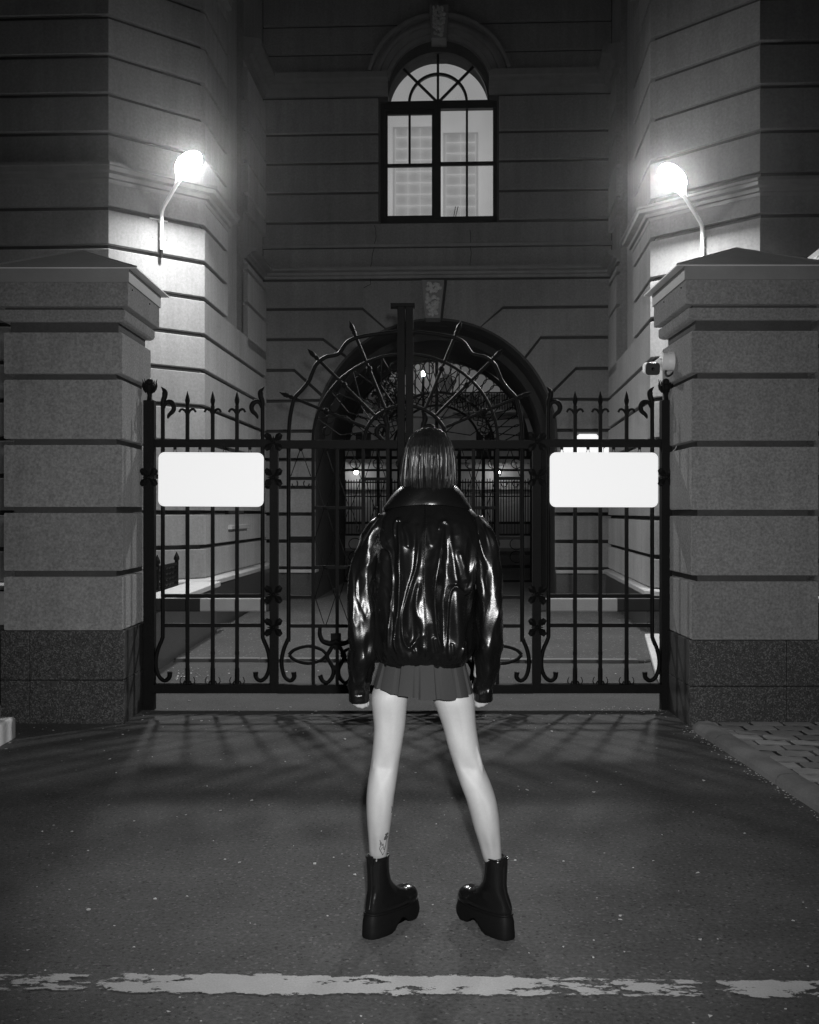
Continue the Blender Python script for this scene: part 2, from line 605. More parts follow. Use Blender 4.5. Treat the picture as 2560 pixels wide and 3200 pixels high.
# ------------------------------------------------------------------ gate pillars
def pillar(s, xi, xo, yf, yb, pz, joints, label, vx):
    """s: +1 right, -1 left; xi inner |x|, xo outer |x|"""
    t = thing('gate_pillar', (s * (xi + xo) / 2, (yf + yb) / 2, 0), label, 'pillar', 'stuccoed gate pillars')
    def bx(o, z0, z1, g=None):
        g = g or MB()
        a, b = s * (xi - o), s * (xo + o)
        g.bb(min(a, b), max(a, b), yf - o, yb + o, z0, z1)
        return g
    z_neck = joints[-1]
    z_m = z_neck + 0.068
    bx(-0.055, pz - 0.05, 2.72).build('core', M['groove_dark'], t)
    zs = [pz] + joints
    for i in range(len(zs) - 1):
        g0, g1 = (0.002 if i == 0 else 0.021), (0.021 if i < len(zs) - 2 else 0.004)
        bx(0.0, zs[i] + g0, zs[i + 1] - g1).build('block', M['pillar'], t, bevel=0.010)
    bx(-0.035, z_neck, z_m + .005).build('neck', M['groove_dark'], t, bevel=0.005)
    g = MB()
    rings = []
    for o, z in ((0.0, z_m), (0.018, z_m + 0.012), (0.024, z_m + 0.03), (0.024, z_m + 0.078)):
        rings.append([(s * (xi - o), yf - o, z), (s * (xo + o), yf - o, z), (s * (xo + o), yb + o, z), (s * (xi - o), yb + o, z)])
    g.loft(rings)
    g.build('moulding', M['pillar'], t, bevel=0.005)
    zf = z_m + 0.099
    bx(-0.01, z_m + .07, zf + .004).build('recess', M['groove_dark'], t)
    bx(0.052, zf, zf + 0.166).build('frieze', M['pillar'], t, bevel=0.006)
    # sheet-metal cap
    g = MB()
    o = 0.062
    zc = zf + 0.160
    rings = [[(s * (xi - o), yf - o, z), (s * (xo + o), yf - o, z), (s * (xo + o), yb + o, z), (s * (xi - o), yb + o, z)] for z in (zc, zc + 0.094)]
    g.loft(rings)
    cap = g.build('cap', M['sheet'], t, bevel=0.003)
    g = MB()
    o, ze = 0.115, zc + 0.092
    of = 0.066
    cx, cy = s * (xi + xo) / 2, (yf + yb) / 2
    base = [(s * (xi - o), yf - of), (s * (xo + o), yf - of), (s * (xo + o), yb + o), (s * (xi - o), yb + o)]
    r0 = [(x, y, ze) for x, y in base]
    r1 = [(x, y, ze + 0.008) for x, y in base]
    r2 = [(cx + (x - cx) * .02, cy + (y - cy) * .02, ze + 0.235) for x, y in base]
    g.loft([r0, r1, r2])
    g.build('roof_sheet', M['sheet_lit'], cap)
    for i in range(3):
        g = MB()
        a = [(s * (xi - o), yf - of), (s * (xo + o), yf - of), (s * (xo + o), yb + o), (s * (xi - o), yb + o)][[0, 1, 3][i]]
        g.tube([(a[0], a[1], ze + .012), (cx, cy, ze + .238)], 0.006, 6)
        g.build('seam', M['sheet'], cap)
    # nails along the frieze
    for i in range(2):
        g = MB()
        g.ball((s * (xi - 0.054), yf + 0.06 + i * .5, zf + 0.13), 0.006, 8, 5)
        g.build('nail', M['iron'], t)
    # granite plinth slabs
    bx(-0.02, -0.02, pz + .001).build('plinth_core', M['granite'], t)
    a, b = s * (xi - 0.016), s * (xo + 0.016)
    zr = pz * 0.47
    for z0, z1 in ((0.0, zr - .002), (zr + .002, pz)):
        segs = [(a, vx), (vx, b)]
        for p, q in segs:
            g = MB()
            x0, x1 = min(p, q), max(p, q)
            g.bb(x0 + .0015, x1 - .0015, yf - 0.016, yf + 0.02, z0, z1)
            g.build('granite_slab', M['granite'], t, bevel=0.004)
        g = MB()
        x0, x1 = sorted((s * (xi - 0.016), s * (xi + 0.019)))
        g.bb(x0, x1, yf + 0.022, yb + .016, z0, z1)
        g.build('granite_slab', M['granite_smooth'], t, bevel=0.004)
    return t
pl = pillar(-1, 1.970, 2.785, 7.46, 8.29, 0.636, [1.025, 1.464, 1.931, 2.379, 2.687],
            'left rendered pillar with grooved blocks, granite plinth and metal cap', -2.60)
pr = pillar(1, 1.905, 2.765, 7.35, 8.20, 0.584, [1.000, 1.444, 1.912, 2.373, 2.680],
            'right rendered pillar carrying the white security camera beside the gate', 2.545)

# ------------------------------------------------------------------ building
AY = math.atan(0.046)
OX, OY = 0.443, 17.5
EX = Vector((math.cos(AY), -math.sin(AY)))
EYV = Vector((math.sin(AY), math.cos(AY)))
def LW(lx, ly, z):
    q = EX * lx + EYV * ly
    return Vector((OX + q.x, OY + q.y, z))
def W2L(X, Y):
    d = Vector((X - OX, Y - OY))
    return d.dot(EX), d.dot(EYV)
def BW(x, y, c=0.0):
    d = Vector(((x - 1280) / F, 1.0))
    t = (c + OX * EYV.x + OY * EYV.y) / d.dot(EYV)
    lx = (d * t - Vector((OX, OY))).dot(EX)
    return lx, EYE - (y - 1600) / F * t
def ray_lx(x, lxc):
    """depth t along pixel column x where it meets the plane lx = lxc"""
    d = Vector(((x - 1280) / F, 1.0))
    t = (lxc + OX * EX.x + OY * EX.y) / d.dot(EX)
    return d * t
class LB(MB):
    """mesh builder in building coordinates"""
    def build(s, *a, **k):
        s.v = [tuple(LW(*p)) for p in s.v]
        return MB.build(s, *a, **k)

bld = thing('stone_building', LW(0, 0, 0), 'stuccoed building with two grooved bays, round-arched gateway and lit upper window', 'building')
xL = BW(820, 900)[0]
xR = BW(1914, 900)[0]
A = W2L(*ray_lx(625, xL))
tA = ray_lx(625, xL).y
def chamfer(Apt, px, sx):
    # walk from A at 45 degrees until the pixel column is met
    best = None
    for i in range(1, 4000):
        s_ = i * 0.001
        p = LW(Apt[0] + sx * s_, Apt[1] - s_, 0)
        x = 1280 + p.x / p.y * F
        if (sx < 0 and x < px) or (sx > 0 and x > px):
            return (Apt[0] + sx * s_, Apt[1] - s_)
    return (Apt[0] + sx, Apt[1] - 1)
B = chamfer(A, 338, -1)
Yr = 12.9
A2 = W2L((2049 - 1280) / F * Yr, Yr)
B2 = chamfer(A2, 2378, 1)
E1, E2 = (xL, 0.0), (xR, 0.0)
TOP = 12.0
print('A', A, LW(*A, 0), 'B', B, LW(*B, 0), 'A2', A2, 'B2', B2, LW(*B2, 0))

def lerp(a, b, t):
    return (a[0] + (b[0] - a[0]) * t, a[1] + (b[1] - a[1]) * t)
def frac_at(px, a, b):
    """fraction along plan segment a-b met by pixel column px"""
    lo, hi = 0.0, 1.0
    def xx(t):
        q = lerp(a, b, t)
        p = LW(q[0], q[1], 0)
        return 1280 + p.x / p.y * F
    inc = xx(1) > xx(0)
    for _ in range(40):
        mid = (lo + hi) / 2
        if (xx(mid) < px) == inc:
            lo = mid
        else:
            hi = mid
    return (lo + hi) / 2

def course_prof(z0, z1, d=0.065, gp=0.026, c=0.007):
    return [(-0.03, z0 + gp), (d - c, z0 + gp), (d, z0 + gp + c), (d, z1 - gp - c), (d - c, z1 - gp), (-0.03, z1 - gp)]

def bay(name, side, Apt, Bpt, Ept, jpx, dA, px_c, px_d, y_nb, y_str0, y_str1, off_plinth, zp):
    """side -1 left, +1 right; jpx: joint pixels at the corner A"""
    par = LB()
    far = (Bpt[0] + side * 4.5, Bpt[1])
    fc, fd = frac_at(px_c, Apt, Ept), frac_at(px_d, Apt, Ept)
    C, D = lerp(Apt, Ept, fc), lerp(Apt, Ept, fd)
    sd = -side          # outward normal side for path far -> B -> A -> E
    full = [far, Bpt, Apt, Ept]
    part = [far, Bpt, Apt, C]
    strip = [D, Ept]
    znb = zat(y_nb, LW(*C, 0).y)
    if True:
        # right-of-path is outward for the left bay (path runs left to right, camera side = -ly)
        pass
    sgn = 1 if side < 0 else -1
    core = LB()
    core.band([far, Bpt, Apt, C], [(0, -0.1), (0, TOP), (-0.4, TOP), (-0.4, -0.1)], sgn)
    o = core.build(name, M['groove_dark'], bld)
    nb = LB()
    nb.band([C, D], [(-0.10, znb), (-0.10, TOP), (-0.5, TOP), (-0.5, znb)], sgn)
    nb.build('niche_panel', M['stucco'], o)
    nb = LB()
    nb.band([C, Ept], [(0.0, -0.1), (0.0, znb), (-0.4, znb), (-0.4, -0.1)], sgn)
    nb.build('lower_return_wall', M['groove_dark'], o)
    nb = LB()
    nb.band([D, Ept], [(0.0, znb), (0.0, TOP), (-0.4, TOP), (-0.4, znb)], sgn)
    nb.build('upper_return_wall', M['stucco'], o)
    zs = [zat(y, dA) for y in jpx]
    dz = (zs[0] - zs[-1]) / (len(zs) - 1)
    while zs[0] < 8.5:
        zs.insert(0, zs[0] + dz)
    while zs[-1] - dz > zp - 0.05:
        zs.append(zs[-1] - dz)
    zs.append(zp)
    s0, s1 = zat(y_str1, dA), zat(y_str0, dA)      # string course bottom, top
    for i in range(len(zs) - 1):
        z1, z0 = zs[i], zs[i + 1]
        path = part if z0 > znb - 0.15 else full
        m = LB()
        m.band(path, course_prof(z0, z1), sgn)
        m.build('stucco_course', M['stucco'], o)
    # string course wrapping the bay
    h = s1 - s0
    m = LB()
    m.band(part, [(0.0, s0), (0.075, s0), (0.085, s0 + h * .22), (0.12, s0 + h * .26), (0.13, s0 + h * .5), (0.20, s0 + h * .56), (0.21, s0 + h * .8), (0.235, s0 + h * .84), (0.235, s1), (0.0, s1 + 0.04)], sgn)
    m.build('string_course', M['stucco_trim'], o)
    # upper cornice of the bay
    zc = 8.1
    m = LB()
    m.band(part, [(0.0, zc), (0.05, zc), (0.06, zc + .1), (0.12, zc + .13), (0.14, zc + .25), (0.24, zc + .3), (0.26, zc + .42), (0, zc + .5)], sgn)
    m.build('upper_cornice', M['stucco_trim'], o)
    # plinth and its pale cap
    m = LB()
    m.band(full, [(0.0, -0.05), (off_plinth - .03, -0.05), (off_plinth - .03, zp - 0.06), (0.0, zp - 0.06)], sgn)
    m.build('granite_plinth', M['granite_smooth'], o)
    m = LB()
    m.band(full, [(0.0, zp - 0.06), (off_plinth, zp - 0.06), (off_plinth, zp - 0.012), (off_plinth - .01, zp), (0.0, zp + 0.02)], sgn)
    m.build('plinth_cap', M['light_stone'], o)
    return o, C, D, znb
jl = [39, 153, 267, 380, 493, 604, 712, 824, 937, 1050, 1161, 1273, 1384, 1494, 1602, 1709]
lb, C1, D1, znl = bay('left_bay', -1, A, B, E1, jl, tA, 697, 761, 1046, 590, 640, 0.20, 0.62)
jr = [1, 127, 255, 379, 508, 630, 750, 875, 1000, 1125, 1250, 1375, 1500, 1620, 1740]
rb, C2, D2, znr = bay('right_bay', 1, A2, B2, E2, jr, Yr, 1994, 1940, 1110, 655, 694, 0.14, 0.53)

# ---- back wall
bwall = None
ac, az = BW(1358, 1377)          # gateway arch centre
ar = (BW(1733, 1377)[0] - BW(983, 1377)[0]) / 2
wc, wz = BW(1371, 318)           # upper window arch centre
wr = (BW(1531, 318)[0] - BW(1211, 318)[0]) / 2
wx0, wx1 = BW(1188, 500)[0], BW(1554, 500)[0]
wzb = BW(1371, 695)[1]
wzt = BW(1371, 312)[1]
zpl = 0.52
def arch_pts(cx, cz, r, n=24, a0=0.0, a1=math.pi):
    return [(cx + r * math.cos(a0 + (a1 - a0) * i / n), cz + r * math.sin(a0 + (a1 - a0) * i / n)) for i in range(n + 1)]
def plate(name, poly, y0, y1, mat_, parent, bevel=0.0, smooth=None):
    m = LB()
    m.prism([(x, y0, z) for x, z in poly], (0, y1 - y0, 0))
    return m.build(name, mat_, parent, bevel=bevel, smooth=smooth)
# core wall (left, right and middle pieces round the openings)
zmid = BW(1371, 860)[1]
polyL = [(xL, -0.1), (ac - ar, -0.1)] + [(x, z) for x, z in arch_pts(ac, az, ar, 20, math.pi, math.pi / 2)] + [(ac, zmid), (xL, zmid)]
polyR = [(ac + ar, -0.1), (xR, -0.1), (xR, zmid), (ac, zmid)] + [(x, z) for x, z in arch_pts(ac, az, ar, 20, math.pi / 2, 0)]
bwall = plate('back_wall', polyL, 0.04, 0.5, M['groove_dark'], bld)
plate('wall_core', polyR, 0.04, 0.5, M['groove_dark'], bwall)
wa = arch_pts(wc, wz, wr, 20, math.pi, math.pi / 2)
plate('wall_core', [(xL, zmid), (wc, zmid), (wc, wzb), (wx0, wzb), (wx0, wzt), (wc - wr, wzt)] + wa[1:] + [(wc, TOP), (xL, TOP)], 0.04, 0.5, M['groove_dark'], bwall)
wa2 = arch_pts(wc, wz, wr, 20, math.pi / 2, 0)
plate('wall_core', [(wc, zmid), (xR, zmid), (xR, TOP), (wc, TOP)] + wa2[:-1] + [(wc + wr, wzt), (wx1, wzt), (wx1, wzb), (wc, wzb)], 0.04, 0.5, M['groove_dark'], bwall)

def zb(y):
    return BW(1358, y)[1]
def xb(x, y=900):
    return BW(x, y)[0]
# lower courses: joint heights (pixels at the wall middle), with the joints near the arch turned down towards it
low = [963, 1058, 1155, 1252, 1347, 1436, 1523, 1607, 1692]
turn = {963: (1133, 1205, 1028), 1058: (1010, 1089, 1121), 1155: (920, 1001, 1232)}
turnR = {963: (1572, 1500, 1028), 1058: (1690, 1640, 1121), 1155: (1800, 1732, 1232)}
gz = 0.029
def joint_line(y, side):
    """joint polyline from the side wall to the arch as (x, z)"""
    z = zb(y)
    if side < 0:
        xs = xL + 0.02
        if y in turn:
            xk, xa, ya = turn[y]
            return [(xs, z), (xb(xk), z), (xb(xa, ya), zb(ya))]
        xa = ac - ar + 0.0 if z <= az else ac - math.sqrt(max(ar * ar - (z - az) ** 2, 0.0))
        return [(xs, z), (xa, z)]
    xs = xR - 0.02
    if y in turnR:
        xk, xa, ya = turnR[y]
        return [(xs, z), (xb(xk), z), (xb(xa, ya), zb(ya))]
    xa = ac + ar if z <= az else ac + math.sqrt(max(ar * ar - (z - az) ** 2, 0.0))
    return [(xs, z), (xa, z)]
def arch_between(p, q, side, r):
    a0 = math.atan2(p[1] - az, p[0] - ac)
    a1 = math.atan2(q[1] - az, q[0] - ac)
    return [(ac + r * math.cos(a0 + (a1 - a0) * i / 6), az + r * math.sin(a0 + (a1 - a0) * i / 6)) for i in range(1, 6)]
def proud(name, poly, d=0.075, parent=None):
    """raised panel with chamfered edges on the back wall"""
    m = LB()
    n_ = len(poly)
    area = sum(poly[i][0] * poly[(i + 1) % n_][1] - poly[(i + 1) % n_][0] * poly[i][1] for i in range(n_))
    if area < 0:
        poly = poly[::-1]
    ins = []
    for i in range(n_):
        a, b, c = Vector(poly[i - 1]), Vector(poly[i]), Vector(poly[(i + 1) % n_])
        d1, d2 = (b - a).normalized(), (c - b).normalized()
        n1, n2 = Vector((-d1.y, d1.x)), Vector((-d2.y, d2.x))
        q = n1 + n2
        q = q / max(0.35, q.dot(n1))
        ins.append(b + q * 0.006)
    r0 = [(x, 0.045, z) for x, z in poly]
    r1 = [(x, 0.04 - d + 0.006, z) for x, z in poly]
    r2 = [(p.x, 0.04 - d, p.y) for p in ins]
    m.loft([r0, r1, r2])
    return m.build(name, M['stucco'], parent or bwall)
ys = low + [None]
for side in (-1, 1):
    prev = None
    for i, y in enumerate([860] + low + [1780]):
        if y == 860:
            z = zb(872)
            xs = xL + 0.02 if side < 0 else xR - 0.02
            cur = [(xs, z), (ac + side * 0.21, z)]
        elif y == 1780:
            xs = xL + 0.02 if side < 0 else xR - 0.02
            cur = [(xs, zpl + .02), (ac + side * ar, zpl + .02)]
        else:
            cur = joint_line(y, side)
        if prev is not None:
            def sh(line, dz, e=0.0):
                return [(x, z + dz) for x, z in line]
            up = sh(prev, -gz)
            lo_ = sh(cur, gz)
            rr = ar + 0.035
            if i == 1:
                # top spandrel runs to the keystone
                kx_ = ac + side * 0.135
                kz = az + math.sqrt(rr * rr - 0.135 ** 2)
                endp = [(kx_ + side * .07, up[-1][1]), (kx_, kz)]
                q = Vector(lo_[-1])
                poly = up[:1] + endp + arch_between(endp[-1], lo_[-1], side, rr) + lo_[::-1]
            else:
                a_, b_2 = up[-1], lo_[-1]
                mid = []
                if max(a_[1], b_2[1]) > az + .05:
                    # clamp ends to the arch ring
                    def clampr(p):
                        v = Vector((p[0] - ac, p[1] - az))
                        if p[1] <= az:
                            return (ac + side * rr, p[1])
                        return (ac + v.x / v.length * rr, az + v.y / v.length * rr)
                    if i > 1:
                        up = up[:-1] + [clampr(up[-1])]
                    lo_ = lo_[:-1] + [clampr(lo_[-1])]
                    if lo_[-1][1] > az:
                        mid = arch_between(up[-1], lo_[-1], side, rr)
                    else:
                        mid = arch_between(up[-1], (ac + side * rr, az), side, rr) + [(ac + side * rr, az)]
                poly = up + mid + lo_[::-1]
            proud('stucco_course', poly)
        prev = cur
# upper courses beside the window
up_l = [416, 507, 600, 693]
seq = [BW(1371, 300)[1]] + [zb(y) for y in up_l] + [BW(1371, 772)[1]]
for i in range(len(seq) - 1):
    z1, z0 = seq[i] - gz, seq[i + 1] + gz
    if i == len(seq) - 2:
        proud('stucco_course', [(xL + .02, z0), (xR - .02, z0), (xR - .02, z1), (xL + .02, z1)])
        continue
    proud('stucco_course', [(xL + .02, z0), (wx0 - .03, z0), (wx0 - .03, z1), (xL + .02, z1)])
    proud('stucco_course', [(wx1 + .03, z0), (xR - .02, z0), (xR - .02, z1), (wx1 + .03, z1)])
proud('frieze_panel', [(xL + .02, zb(866)), (xR - .02, zb(866)), (xR - .02, zb(776)), (xL + .02, zb(776))], d=0.070)
# courses above the impost, cut by the archivolt
RO = (BW(1602, 285)[0] - BW(1145, 285)[0]) / 2
acx, acz = BW(1373, 285)
up2 = [235, 166, 77, -15, -107, -200]
zz = [zb(y) for y in up2]
for i in range(len(zz) - 1):
    z0, z1 = zz[i] + gz * .8, zz[i + 1] - gz * .8
    for side in (-1, 1):
        xs = xL + .02 if side < 0 else xR - .02
        pts = []
        def edge(z):
            d = RO * RO - (z - acz) ** 2
            return acx + side * (math.sqrt(d) + 0.03 if d > 0 else 0.0)
        e = [(edge(z0 + (z1 - z0) * t / 6), z0 + (z1 - z0) * t / 6) for t in range(7)]
        if abs(e[-1][0] - acx) < 0.02 and abs(e[0][0] - acx) < 0.02:
            e = [(acx, z0), (acx, z1)]
        proud('stucco_course', [(xs, z0)] + e + [(xs, z1)])
# string courses on the back wall
def wall_band(name, x0, x1, prof, returns=True, mat_='stucco_trim'):
    m = LB()
    path = [(x0, 0.0), (x1, 0.0)]
    m.band(path, prof, 1)
    return m.build(name, M[mat_], bwall)
def cornice_prof(zt, zb_, d):
    h = zt - zb_
    return [(0, zb_), (d * .25, zb_), (d * .3, zb_ + h * .25), (d * .5, zb_ + h * .32), (d * .55, zb_ + h * .55), (d * .9, zb_ + h * .62), (d, zb_ + h * .68), (d, zt - .01), (0, zt + .03)]
c1, c0 = zb(838), zb(870)
wall_band('string_course', xL, xR, cornice_prof(c1, c0, 0.19))
wall_band('plain_band', xL, xR, [(0, zb(772)), (0.05, zb(772)), (0.05, zb(762)), (0.0, zb(758))])
# strips of the return walls carry the same mouldings and courses
for D_, E_, sg in ((D1, E1, 1), (D2, E2, -1)):
    m = LB()
    m.band([D_, E_], [(o_, z_) for o_, z_ in cornice_prof(c1, c0, 0.19)], sg)
    m.build('string_course', M['stucco_trim'], bwall)
    m = LB()
    m.band([D_, E_], cornice_prof(zb(238), zb(300), 0.26), sg)
    m.build('impost_cornice', M['stucco_trim'], bwall)
    zs = [zb(y) for y in (320, 410, 500, 593, 686, 740)]
    for i in range(len(zs) - 1):
        m = LB()
        m.band([D_, E_], course_prof(zs[i + 1], zs[i]), sg)
        m.build('stucco_course', M['stucco'], bwall)
    zn = znl if sg == 1 else znr
    zs = [zb(y) for y in (880, 905, 1000)] + [zn + .02]
    for i in range(len(zs) - 1):
        if zs[i] - zs[i + 1] > .1:
            m = LB()
            m.band([D_, E_], course_prof(zs[i + 1], zs[i]), sg)
            m.build('stucco_course', M['stucco'], bwall)
# impost cornice on each side of the window
ip1, ip0 = zb(236), zb(300)
wall_band('impost_cornice', xL, xb(1213, 270), cornice_prof(ip1, ip0, 0.26))
wall_band('impost_cornice', xb(1528, 270), xR, cornice_prof(ip1, ip0, 0.26))
# archivolt of the window
def ring_band(name, cx, cz, prof, a0, a1, n, mat_, parent, base=0.0):
    """sweep profile [(radius, proud)] about (cx, cz)"""
    m = LB()
    rings = []
    for i in range(n + 1):
        a = a0 + (a1 - a0) * i / n
        rings.append([(cx + r * math.cos(a), base - d, cz + r * math.sin(a)) for r, d in prof])
    m.loft(rings)
    return m.build(name, M[mat_], parent, smooth=30)
ri = wr + .005
ring_band('archivolt', acx, acz, [(ri, -0.3), (ri, 0.07), (ri + .06, 0.075), (ri + .065, 0.12), (ri + .15, 0.125), (ri + .155, 0.20), (ri + .20, 0.205), (ri + .21, 0.12), (RO - .07, 0.125), (RO - .06, 0.23), (RO - .01, 0.24), (RO, 0.19), (RO, -0.02)],
          math.asin(min(1, (zb(232) - acz) / RO)), math.pi - math.asin(min(1, (zb(232) - acz) / RO)), 40, 'stucco_trim', bwall)
# gateway arch: plain ring edge
ring_band('arch_edge', ac, az, [(ar, -0.05), (ar, 0.05), (ar + .035, 0.05), (ar + .035, -0.05)], 0, math.pi, 40, 'dark_stone', bwall)
# keystones with a rubble panel
def keystone(pts, label):
    q = [BW(p[0], p[1], -0.30) for p in pts]
    m = LB()
    m.prism([(x, 0.06, z) for x, z in q], (0, -0.36, 0))
    k = m.build('keystone', M['stucco_trim'], bwall, bevel=0.012)
    cx = sum(p[0] for p in q) / 4
    cz = sum(p[1] for p in q) / 4
    z0, z1 = q[2][1] + .05, q[0][1] - .05
    for i in range(70):
        t = random.random()
        z = z0 + (z1 - z0) * t
        hw = (abs(q[2][0] - q[3][0]) * (1 - t) + abs(q[0][0] - q[1][0]) * t) / 2 - 0.055
        x = cx + random.uniform(-hw, hw)
        m = LB()
        m.ball((x, -0.30, z), random.uniform(.018, .036), 6, 4, (1, .7, random.uniform(.8, 1.5)))
        m.build('rubble_stone', M['rubble'], k, smooth=60)
keystone([(1341, 12), (1404, 12), (1396, 118), (1347, 118)], '')
keystone([(1317, 874), (1389, 874), (1376, 994), (1328, 994)], '')
# plinth of the back wall
for x0, x1 in ((xL, ac - ar), (ac + ar, xR)):
    m = LB()
    m.bb(x0 + .01, x1, -0.06, 0.3, -0.05, zpl - .05)
    m.build('granite_plinth', M['granite_smooth'], bwall, bevel=0.006)
    m = LB()
    m.bb(x0 + .01, x1 + (.02 if x0 < 0 else 0), -0.09, 0.3, zpl - .05, zpl)
    m.build('plinth_cap', M['light_stone'], bwall, bevel=0.008)
# hairline cracks in the render below the upper window
for pts in ([(1172, 705), (1178, 740), (1165, 790), (1160, 850), (1158, 890), (1130, 905)], [(1470, 720), (1472, 790), (1466, 860)]):
    m = LB()
    q = []
    for i in range(len(pts) - 1):
        for k in range(4):
            t = k / 4
            x = pts[i][0] + (pts[i + 1][0] - pts[i][0]) * t + random.uniform(-2, 2)
            y = pts[i][1] + (pts[i + 1][1] - pts[i][1]) * t
            lx, z = BW(x, y)
            q.append((lx, -0.036, z))
    m.tube(q, 0.004, 4, ref=(0, 1, 0))
    m.build('crack', M['window_paint'], bwall)

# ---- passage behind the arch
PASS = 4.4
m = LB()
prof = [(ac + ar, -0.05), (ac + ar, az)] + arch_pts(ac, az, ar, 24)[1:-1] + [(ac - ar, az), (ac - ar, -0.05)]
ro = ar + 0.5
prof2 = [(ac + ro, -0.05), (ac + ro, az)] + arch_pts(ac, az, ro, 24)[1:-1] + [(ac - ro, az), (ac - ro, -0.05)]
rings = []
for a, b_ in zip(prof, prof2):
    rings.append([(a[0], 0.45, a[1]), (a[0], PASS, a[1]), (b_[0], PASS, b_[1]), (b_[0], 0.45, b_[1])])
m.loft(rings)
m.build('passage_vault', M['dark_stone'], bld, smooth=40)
# a shallower rib half way in
ring_band('passage_rib', ac, az, [(ar - .12, -1.6), (ar - .12, -1.2), (ar + .05, -1.2), (ar + .05, -1.6)], 0, math.pi, 30, 'dark_stone', bwall)
# rear wall above and beside the passage, seen through nothing else
m = LB()
m.bb(xL - 1.5, ac - ar - .5, 0.6, PASS, -0.1, TOP)
m.bb(ac + ar + .5, xR + 1.5, 0.6, PASS, -0.1, TOP)
m.bb(xL - 1.5, xR + 1.5, 0.6, PASS, az + ar + .5, wzb - 0.25)
m.build('rear_mass', M['stucco'], bld)

# ---- upper window
win = LB()
fy = 0.16
def wpx(x, y):
    return BW(x, y, fy)
def bar(mm, x0, x1, y0, y1, d=0.07, yo=0.0):
    (a, z1), (b_, z0) = wpx(x0, y0), wpx(x1, y1)
    mm.bb(min(a, b_), max(a, b_), fy - d / 2 + yo, fy + d / 2 + yo, min(z0, z1), max(z0, z1))
bar(win, 1188, 1204, 308, 695, 0.12)
bar(win, 1541, 1554, 308, 693, 0.12)
bar(win, 1188, 1554, 682, 697, 0.12)
bar(win, 1195, 1549, 322, 341, 0.12, -0.01)
bar(win, 1356, 1378, 335, 688, 0.11, -0.02)
wfr = win.build('window', M['window_paint'], bld)
wcx, wcz = wpx(1369, 322)
wrr = wpx(1531, 322)[0] - wcx
m = LB()
rings = []
for i in range(31):
    a = math.pi * i / 30
    rings.append([(wcx + r * math.cos(a), yy_, wcz + r * math.sin(a)) for r, yy_ in ((wrr - .035, fy - .06), (wrr + .08, fy - .06), (wrr + .08, fy + .06), (wrr - .035, fy + .06))])
m.loft(rings)
m.build('arched_frame', M['window_paint'], wfr, smooth=30)
for nm, r_ in (('sash', None),):
    m = LB()
    bar(m, 1204, 1212, 341, 684, 0.06)
    bar(m, 1350, 1357, 341, 684, 0.06)
    bar(m, 1204, 1357, 343, 358, 0.06)
    bar(m, 1204, 1357, 676, 684, 0.06)
    m.build('opening_sash', M['window_paint'], wfr)
for x0, x1, y0, y1 in ((1277, 1284, 357, 516), (1210, 1351, 514, 522), (1456, 1463, 340, 686), (1378, 1542, 508, 517)):
    m = LB()
    bar(m, x0, x1, y0, y1, 0.05, -0.01)
    m.build('muntin', M['window_paint'], wfr)
r2 = wpx(1459, 322)[0] - wcx
m = LB()
rings = []
for i in range(25):
    a = math.pi * i / 24
    rings.append([(wcx + r * math.cos(a), yy_, wcz + r * math.sin(a)) for r, yy_ in ((r2 - .02, fy - .03), (r2 + .02, fy - .03), (r2 + .02, fy + .03), (r2 - .02, fy + .03))])
m.loft(rings)
m.build('fan_ring', M['window_paint'], wfr, smooth=30)
for a in (45, 90, 135):
    m = LB()
    m.tube([(wcx, fy - .012, wcz), (wcx + wrr * math.cos(R(a)), fy - .012, wcz + wrr * math.sin(R(a)))], 0.02, 4, ref=(0, 1, 0))
    m.build('fan_bar', M['window_paint'], wfr)
m = LB()
gx0, gx1 = wx0 + .02, wx1 - .02
m.prism([(gx0, fy + .02, wzb + .01), (gx1, fy + .02, wzb + .01), (gx1, fy + .02, wzt), (gx0, fy + .02, wzt)], (0, 0.006, 0))
m.prism([(wcx + wrr, fy + .02, wzt)] + [(x, fy + .02, z) for x, z in arch_pts(wcx, wcz, wrr + .03, 20)], (0, 0.006, 0))
m.build('pane', M['glass'], wfr)
# lit room: pale curtain wall and a lattice standing in front of it
m = LB()
m.bb(wx0 - .4, wx1 + .4, 1.25, 1.30, wzb - .2, wz + wr + .3)
m.build('lit_room_wall', M['room'], wfr)
for x0, x1, y0, y1 in ((1236, 1352, 402, 686), (1394, 1486, 420, 686)):
    yb_ = 0.7
    (a, z1), (b_, z0) = BW(x0, y0, yb_), BW(x1, y1, yb_)
    k = int((x1 - x0) / 33)
    for i in range(k + 1):
        m = LB()
        x = a + (b_ - a) * i / k
        m.bb(x - .008, x + .008, yb_, yb_ + .015, z0, z1)
        m.build('lattice_bar', M['grid'], wfr)
    for i in range(8):
        m = LB()
        z = z0 + (z1 - z0) * (i + .3) / 8
        m.bb(a, b_, yb_ + .016, yb_ + .03, z - .008, z + .008)
        m.build('lattice_bar', M['grid'], wfr)
    m = LB()
    m.bb(a - .05, b_ + .05, yb_ + .06, yb_ + .075, z0 - .1, z1 + .05)
    m.build('inner_blind', M['blind'], wfr)
for dx in (0, 5):
    m = LB()
    (a, z0), (b_, z1) = BW(1417 + dx, 686, .3), BW(1424 + dx * 1.6, 645, .3)
    m.tube([(a, .3, z0), (b_, .3, z1)], .006, 5)
    m.build('twig', M['window_paint'], wfr)

